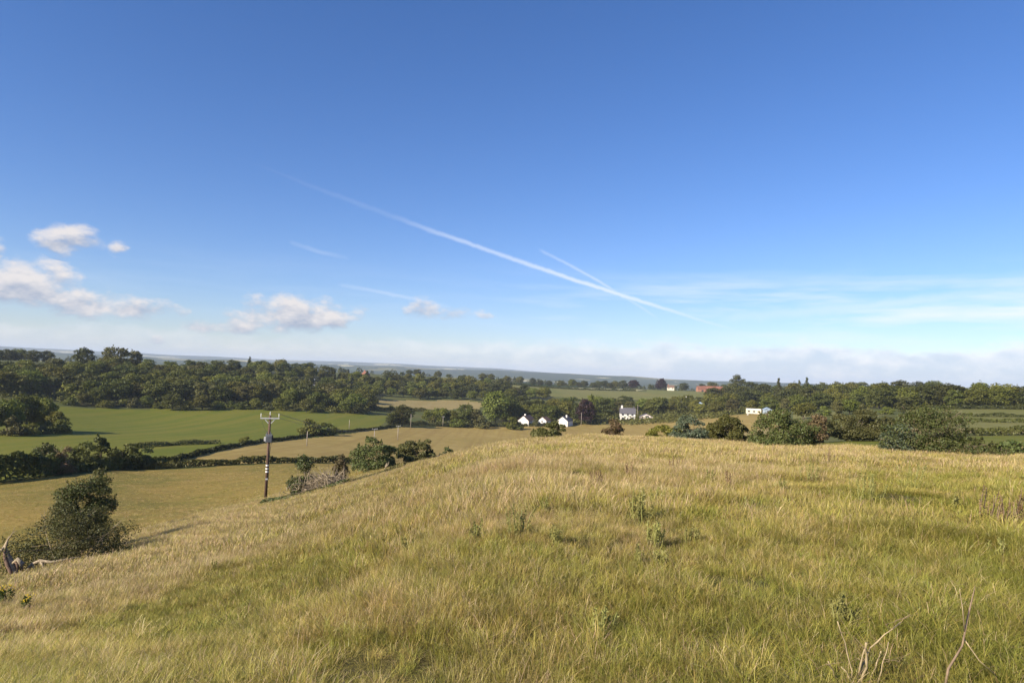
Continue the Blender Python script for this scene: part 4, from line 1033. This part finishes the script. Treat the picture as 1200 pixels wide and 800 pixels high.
# three distances x (lush, green, straw) x two variants; blades get coarser and fewer with distance
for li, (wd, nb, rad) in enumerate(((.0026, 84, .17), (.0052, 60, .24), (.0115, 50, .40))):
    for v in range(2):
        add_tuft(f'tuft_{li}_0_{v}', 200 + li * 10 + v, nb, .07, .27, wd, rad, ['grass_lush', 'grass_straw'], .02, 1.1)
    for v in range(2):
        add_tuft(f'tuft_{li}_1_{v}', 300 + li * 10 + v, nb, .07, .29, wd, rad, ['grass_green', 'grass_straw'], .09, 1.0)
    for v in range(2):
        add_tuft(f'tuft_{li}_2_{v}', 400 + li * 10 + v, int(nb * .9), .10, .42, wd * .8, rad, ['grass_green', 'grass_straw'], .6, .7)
def fbm(x, y, s):
    return vnoise(x, y, s) + .6 * vnoise(x * 2.1, y * 2.1, s + 1) + .4 * vnoise(x * 4.3, y * 4.3, s + 2) + .25 * vnoise(x * 8.9, y * 8.9, s + 3)
def meadow_limit(th):
    px = CX + F_PX * np.tan(th)
    return np.interp(px, [-100, 0, 100, 220, 311, 400, 480, 560, 640, 720, 800, 900, 1000, 1100, 1300], [46, 46, 52, 66, 82, 74, 76, 72, 66, 66, 68, 60, 62, 60, 62])
def scatter():
    rng = np.random.default_rng(77); X, Y, L = [], [], []
    for (r0, r1, dens, li) in ((1.4, 9, 150, 0), (9, 24, 60, 1), (24, 84, 24, 2)):
        half = .80 if r0 < 5 else .72
        area = half * (r1 ** 2 - r0 ** 2); m = int(area * dens)
        r = np.sqrt(rng.uniform(r0 ** 2, r1 ** 2, m)); th = rng.uniform(-half, half, m)
        k = r < meadow_limit(th) * rng.uniform(.94, 1.06, m)
        X.append((r * np.sin(th))[k]); Y.append((r * np.cos(th))[k]); L.append(np.full(k.sum(), li))
    m = 15000; r = np.sqrt(rng.uniform(48 ** 2, 150 ** 2, m)); th = rng.uniform(-.72, ptheta(470, 540), m)
    k = (r > meadow_limit(th)) & (r < np.interp(CX + F_PX * np.tan(th), [-200, 0, 170, 330, 480], [132, 134, 150, 156, 150]))
    X.append((r * np.sin(th))[k]); Y.append((r * np.cos(th))[k]); L.append(np.full(k.sum(), 3))
    x, y, l = np.concatenate(X), np.concatenate(Y), np.concatenate(L)
    r = np.hypot(x, y); th = np.arctan2(x, y); z = gzv(x, y); m = len(x)
    # straw grows on the brow and in streaks, greener hollows near the camera
    dryb = .75 * fbm(x * .35, y * .22, .7) + np.interp(r, [2, 8, 14, 24, 40, 70], [-.6, -.35, .05, .45, .9, 1.2]) + .5 * vnoise(x * .11, y * .09, 3)
    dryb += rng.normal(size=m) * .45
    typ = np.where(dryb > .66, 2, np.where(dryb > -.35, 1, 0))
    far = l == 3; typ = np.where(far, np.where(dryb > 1.5, 2, np.where(dryb > .2, 1, 0)), typ); l = np.minimum(l, 2)
    hollow = np.clip(-(fbm(x * 1.25 + 3, y * 1.6, 5.1) + .45), 0, 1) * np.clip((45 - r) / 20, 0, 1)
    typ = np.where((hollow > .25) & (typ == 2), 1, np.where((hollow > .25) & (rng.random(m) < .6), 0, typ))
    idx = l * 6 + typ * 2 + rng.integers(0, 2, m)
    big = fbm(x * .8, y * .8, 2.3)
    sc = rng.uniform(.7, 1.15, m) * (1 + .32 * np.clip(big, -1.4, 1.6)) * np.interp(r, [2, 5, 12, 30], [.62, .69, .82, .92])
    sc = np.where(far, sc * rng.uniform(.35, .8, m), sc)
    sc = sc * (1 - .5 * np.clip(hollow * 1.3, 0, 1)); flat = .08 + .22 * np.clip(fbm(x * .45, y * .45, 8.2), 0, 1.2)
    keep = rng.random(m) > .5 * np.clip(hollow * 1.5, 0, 1)
    rot = np.stack([rng.normal(size=m) * flat, rng.normal(size=m) * flat + .05, rng.uniform(0, 6.28, m)], 1)
    x, y, z, rot, sc, idx = x[keep], y[keep], z[keep], rot[keep], sc[keep], idx[keep]; m = len(x)
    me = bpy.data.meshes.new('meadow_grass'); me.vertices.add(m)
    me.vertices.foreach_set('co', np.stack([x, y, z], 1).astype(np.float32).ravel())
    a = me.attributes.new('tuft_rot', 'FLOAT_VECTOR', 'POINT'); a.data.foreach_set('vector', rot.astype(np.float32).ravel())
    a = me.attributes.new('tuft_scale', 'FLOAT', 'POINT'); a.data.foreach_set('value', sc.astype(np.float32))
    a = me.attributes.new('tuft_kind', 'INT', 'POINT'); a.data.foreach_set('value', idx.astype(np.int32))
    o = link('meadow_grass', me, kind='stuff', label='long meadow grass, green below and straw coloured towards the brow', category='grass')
    ng = bpy.data.node_groups.new('grass_scatter', 'GeometryNodeTree')
    ng.interface.new_socket('Geometry', in_out='INPUT', socket_type='NodeSocketGeometry')
    ng.interface.new_socket('Geometry', in_out='OUTPUT', socket_type='NodeSocketGeometry')
    N = ng.nodes; Lk = ng.links
    gi, go = N.new('NodeGroupInput'), N.new('NodeGroupOutput')
    ci = N.new('GeometryNodeCollectionInfo'); ci.inputs['Collection'].default_value = gcol
    ci.inputs['Separate Children'].default_value = True; ci.inputs['Reset Children'].default_value = True
    ip = N.new('GeometryNodeInstanceOnPoints'); ip.inputs['Pick Instance'].default_value = True
    def attr(nm, ty):
        q = N.new('GeometryNodeInputNamedAttribute'); q.data_type = ty; q.inputs['Name'].default_value = nm; return q.outputs['Attribute']
    Lk.new(gi.outputs[0], ip.inputs['Points']); Lk.new(ci.outputs[0], ip.inputs['Instance'])
    Lk.new(attr('tuft_kind', 'INT'), ip.inputs['Instance Index']); Lk.new(attr('tuft_scale', 'FLOAT'), ip.inputs['Scale'])
    e2r = N.new('FunctionNodeEulerToRotation'); Lk.new(attr('tuft_rot', 'FLOAT_VECTOR'), e2r.inputs[0]); Lk.new(e2r.outputs[0], ip.inputs['Rotation'])
    Lk.new(ip.outputs[0], go.inputs[0])
    md = o.modifiers.new('scatter', 'NODES'); md.node_group = ng
    print('tufts', m)
scatter()

# ------------------------------------------------------------------ weeds and stalks in the meadow
foliage('thistle_leaf', (.19, .19, .05), (.34, .32, .10), 4, .01, .12)
foliage('dock_leaf', (.19, .125, .055), (.30, .20, .09), 4, .01, .12)
foliage('ragwort_leaf', (.06, .085, .02), (.10, .125, .035), 4, .01, .1)
plain('ragwort_flower', (.70, .50, .03), .7, .1, 9)
plain('stalk', (.36, .28, .16), .85, .2, 20)
plain('stalk_brown', (.22, .155, .10), .85, .2, 20)
def weed(px, py, r, hpx, label, seed, stems=6, leaf='thistle_leaf', spread=.35, name='thistle_plant', flower=None, lsize=.07, cat='weed'):
    r = hit(px, py); p = at(px, py, r); H = max(.22, hpx * mpp(px, py, r)); rng = np.random.default_rng(seed)
    o = thing(name, tuple(p), label, cat, 'tall weeds in the meadow')
    C, Nn = [], []; heads = MB()
    for s in range(stems):
        a = rng.uniform(0, 6.28); b = np.array([math.cos(a), math.sin(a), 0]) * spread * rng.uniform(.1, .9) * H
        h = H * rng.uniform(.6, 1.0); tip = b * 1.5 + np.array([rng.normal() * .08 * H, rng.normal() * .08 * H, h])
        m = MB(); mid = (b + tip) / 2 + rng.normal(size=3) * .02; m.tube([b + [0, 0, -.05], mid, tip], [.008, .006, .003], 5)
        m.build('stem', 'stalk_brown' if leaf == 'dock_leaf' else 'thistle_leaf', o)
        nl = 40
        t = rng.uniform(.12, 1, nl); d = unit(rng.normal(size=(nl, 3)) + np.array([0, 0, .35]))
        ls = lsize * (1.15 - .75 * t)
        pts = b + (tip - b) * t[:, None] + d * ls[:, None] * .8
        C.append(pts); Nn.append(unit(np.cross(d, rng.normal(size=(nl, 3)))))
        if flower:
            for j in range(4):
                q = tip + rng.normal(size=3) * np.array([.05, .05, .025]); heads.tube([q, q + [0, 0, .02]], [.012, .015], 6)
    C, Nn = np.concatenate(C), np.concatenate(Nn)
    V, Q = leaf_cards(C, Nn, (.6 + .012 * r) * lsize * rng.uniform(.5, 1.3, len(C)), rng, .26)
    link('leaves', mesh_np('leaves', V, Q, [leaf]), o)
    if flower: heads.build('flower_heads', flower, o)
    return o
W = [(752, 612, 10.5, 40, 'tall spiky green thistle in mid meadow', 12, 'thistle_leaf', .034), (768, 642, 9.2, 34, 'bushy thistle in front of the tall spiky one', 12, 'thistle_leaf', .030),
     (748, 668, 7.8, 20, 'small rosette thistle left below the bushy thistle', 6, 'thistle_leaf', .028), (772, 670, 7.6, 20, 'low dark thistle right below the bushy thistle', 6, 'thistle_leaf', .028),
     (706, 746, 5.2, 36, 'low grey-green thistle in the lower centre', 8, 'thistle_leaf', .025), (606, 628, 9.5, 40, 'faint grey thistle clump left of centre', 10, 'thistle_leaf', .025),
     (985, 735, 5.4, 40, 'leafy grey-green thistle above the dead stalks at lower right', 12, 'thistle_leaf', .025), (1010, 590, 15, 40, 'grey-green thistle clump at right middle distance', 8, 'thistle_leaf', .034),
     (1066, 575, 18, 40, 'upright single thistle spire at the right', 5, 'thistle_leaf', .034), (948, 568, 20, 34, 'low green thistle patch right of centre below the crest', 8, 'thistle_leaf', .034),
     (1024, 585, 16, 30, 'small thistle right beside the grey-green clump', 6, 'thistle_leaf', .030), (478, 648, 11, 16, 'small dark thistle in the left centre grass', 6, 'thistle_leaf', .028),
     (545, 592, 19, 18, 'tiny thistle among straw left of centre', 6, 'thistle_leaf', .030), (1150, 612, 11.5, 44, 'brown dock spires at the right edge, left stem group', 6, 'dock_leaf', .03),
     (1170, 618, 11, 46, 'brown dock clump in the middle of the right edge group', 7, 'dock_leaf', .03), (1194, 616, 11.3, 46, 'brown dock spires touching the right edge', 6, 'dock_leaf', .03),
     (740, 560, 24, 22, 'brown seeding dock among straw below the crest, leftmost', 6, 'dock_leaf', .03), (790, 555, 27, 22, 'brown seeding dock below the yellow-green bush', 7, 'dock_leaf', .03),
     (700, 572, 21, 26, 'thin brown dock left of the seeding docks', 5, 'dock_leaf', .03), (970, 545, 33, 20, 'thin brown dock on the crest right of the big rounded hawthorn', 5, 'dock_leaf', .03),
     (638, 600, 14, 14, 'little thistle in pale grass right of the faint clump', 5, 'thistle_leaf', .025), (855, 570, 20, 20, 'thin brown dock in straw right of centre', 5, 'dock_leaf', .03)]
PL = ['left of the stump-side slope', 'below the brow bushes', 'under the bright green brow bush', 'left of the faint grey clump', 'right of the faint grey clump', 'below the white bungalows',
      'above the tall spiky thistle', 'right of the bushy thistle', 'below the silvery bush', 'under the dark olive thorn', 'below the big rounded hawthorn', 'left of the dock spires', 'under the largest right bush', 'near the right edge below the docks']
for k, (px, py, h) in enumerate([(252, 668, 14), (470, 600, 16), (436, 616, 15), (560, 632, 18), (655, 640, 18), (668, 585, 16), (772, 590, 20), (812, 640, 18), (832, 565, 16), (880, 598, 18), (915, 575, 18), (1118, 600, 22), (1080, 556, 16), (1165, 655, 18)]):
    W.append((px, py, 9, h, f'small dull green thistle {PL[k]}', 5 + k % 3, 'thistle_leaf', .03))
for k, (px, py, r, h, lab, st, lf, ls) in enumerate(W):
    weed(px, py, r, h, lab, 600 + k, st, lf, .30, 'thistle_plant' if lf[0] == 't' else 'dock_plant', None, ls)
weed(6, 712, 18, 26, 'yellow flowering ragwort at the left edge of the meadow', 700, 8, 'ragwort_leaf', .3, 'ragwort_plant', 'ragwort_flower', .07, 'wildflower')
weed(28, 716, 18, 18, 'smaller yellow ragwort right of the flowering ragwort', 701, 5, 'ragwort_leaf', .3, 'ragwort_plant', 'ragwort_flower', .06, 'wildflower')
def stalks():
    p = at(1004, 806, 3.9); o = thing('dead_stalk_clump', tuple(p), 'clump of pale broken dead stalks at the bottom right', 'dead stalks')
    k = mpp(1004, 790, 3.9); rng = np.random.default_rng(4)
    for (dx, top, w, x0) in ((-24, 78, .007, -6), (0, 62, .013, 0), (9, 46, .011, 3), (52, 78, .008, 8), (30, 42, .008, 10), (-40, 36, .008, -8), (42, 52, .006, 14), (-16, 24, .008, 4)):
        b = np.array([x0 * k, rng.normal() * .03, -.05]); e = np.array([dx * k, rng.normal() * .06, top * k])
        w *= .55; n_ = 9; bend = rng.normal(size=3) * .018
        P_ = [b + (e - b) * (i / n_) + bend * math.sin(math.pi * i / n_) + rng.normal(size=3) * .0025 for i in range(n_ + 1)]
        m = MB(); m.tube(P_, [w * (1.25 if i % 3 == 0 else .9) * (1 - .35 * i / n_) for i in range(n_ + 1)], 7); st_ = m.build('stalk', 'stalk', o, True)
        m = MB()
        for q in range(3):
            c = P_[rng.integers(3, n_)]; m.tube([c, c + rng.normal(size=3) * .03 + np.array([0, 0, .03]), c + rng.normal(size=3) * .05 + np.array([0, 0, .05])], [w * .35, w * .25, w * .1], 4)
        m.build('side_twig', 'stalk_brown', st_)
    p = at(1103, 812, 3.9); k = mpp(1103, 790, 3.9); o = thing('bent_dead_stem', tuple(p), 'long bent brown dead stem with thin side shoots at the bottom right', 'dead stalks')
    m = MB(); m.tube([(0, 0, -.05), (8 * k, 0, 35 * k), (24 * k, 0, 62 * k), (40 * k, .05, 98 * k), (47 * k, .05, 128 * k)], [.0055, .006, .0045, .0042, .0015], 7); m.build('stem', 'stalk_brown', o, True)
    m = MB(); m.tube([(30 * k, .02, 76 * k), (24 * k, 0, 105 * k), (20 * k, 0, 128 * k)], [.003, .0025, .001], 5); m.build('side_shoot', 'stalk', o, True)
    m = MB(); m.tube([(28 * k, .02, 70 * k), (44 * k, 0, 46 * k), (66 * k, 0, 28 * k)], [.003, .0025, .001], 5); m.build('side_shoot', 'stalk', o, True)
stalks()

# ------------------------------------------------------------------ air
def haze():
    m, t, out = new_mat('haze_air')
    pv = t.node('ShaderNodeVolumePrincipled')
    pv.inputs['Color'].default_value = (.72, .83, 1.0, 1); pv.inputs['Density'].default_value = 7.0e-5; pv.inputs['Anisotropy'].default_value = 0.0
    t.l.new(pv.outputs[0], out.inputs['Volume'])
    b = MB(); b.box(-18500, 18500, -18500, 18500, -100, 148)
    o = b.build('haze', 'haze_air'); o['kind'] = 'stuff'; o['label'] = 'thin blue summer haze over the valley and far hills'; o['category'] = 'haze'
haze()
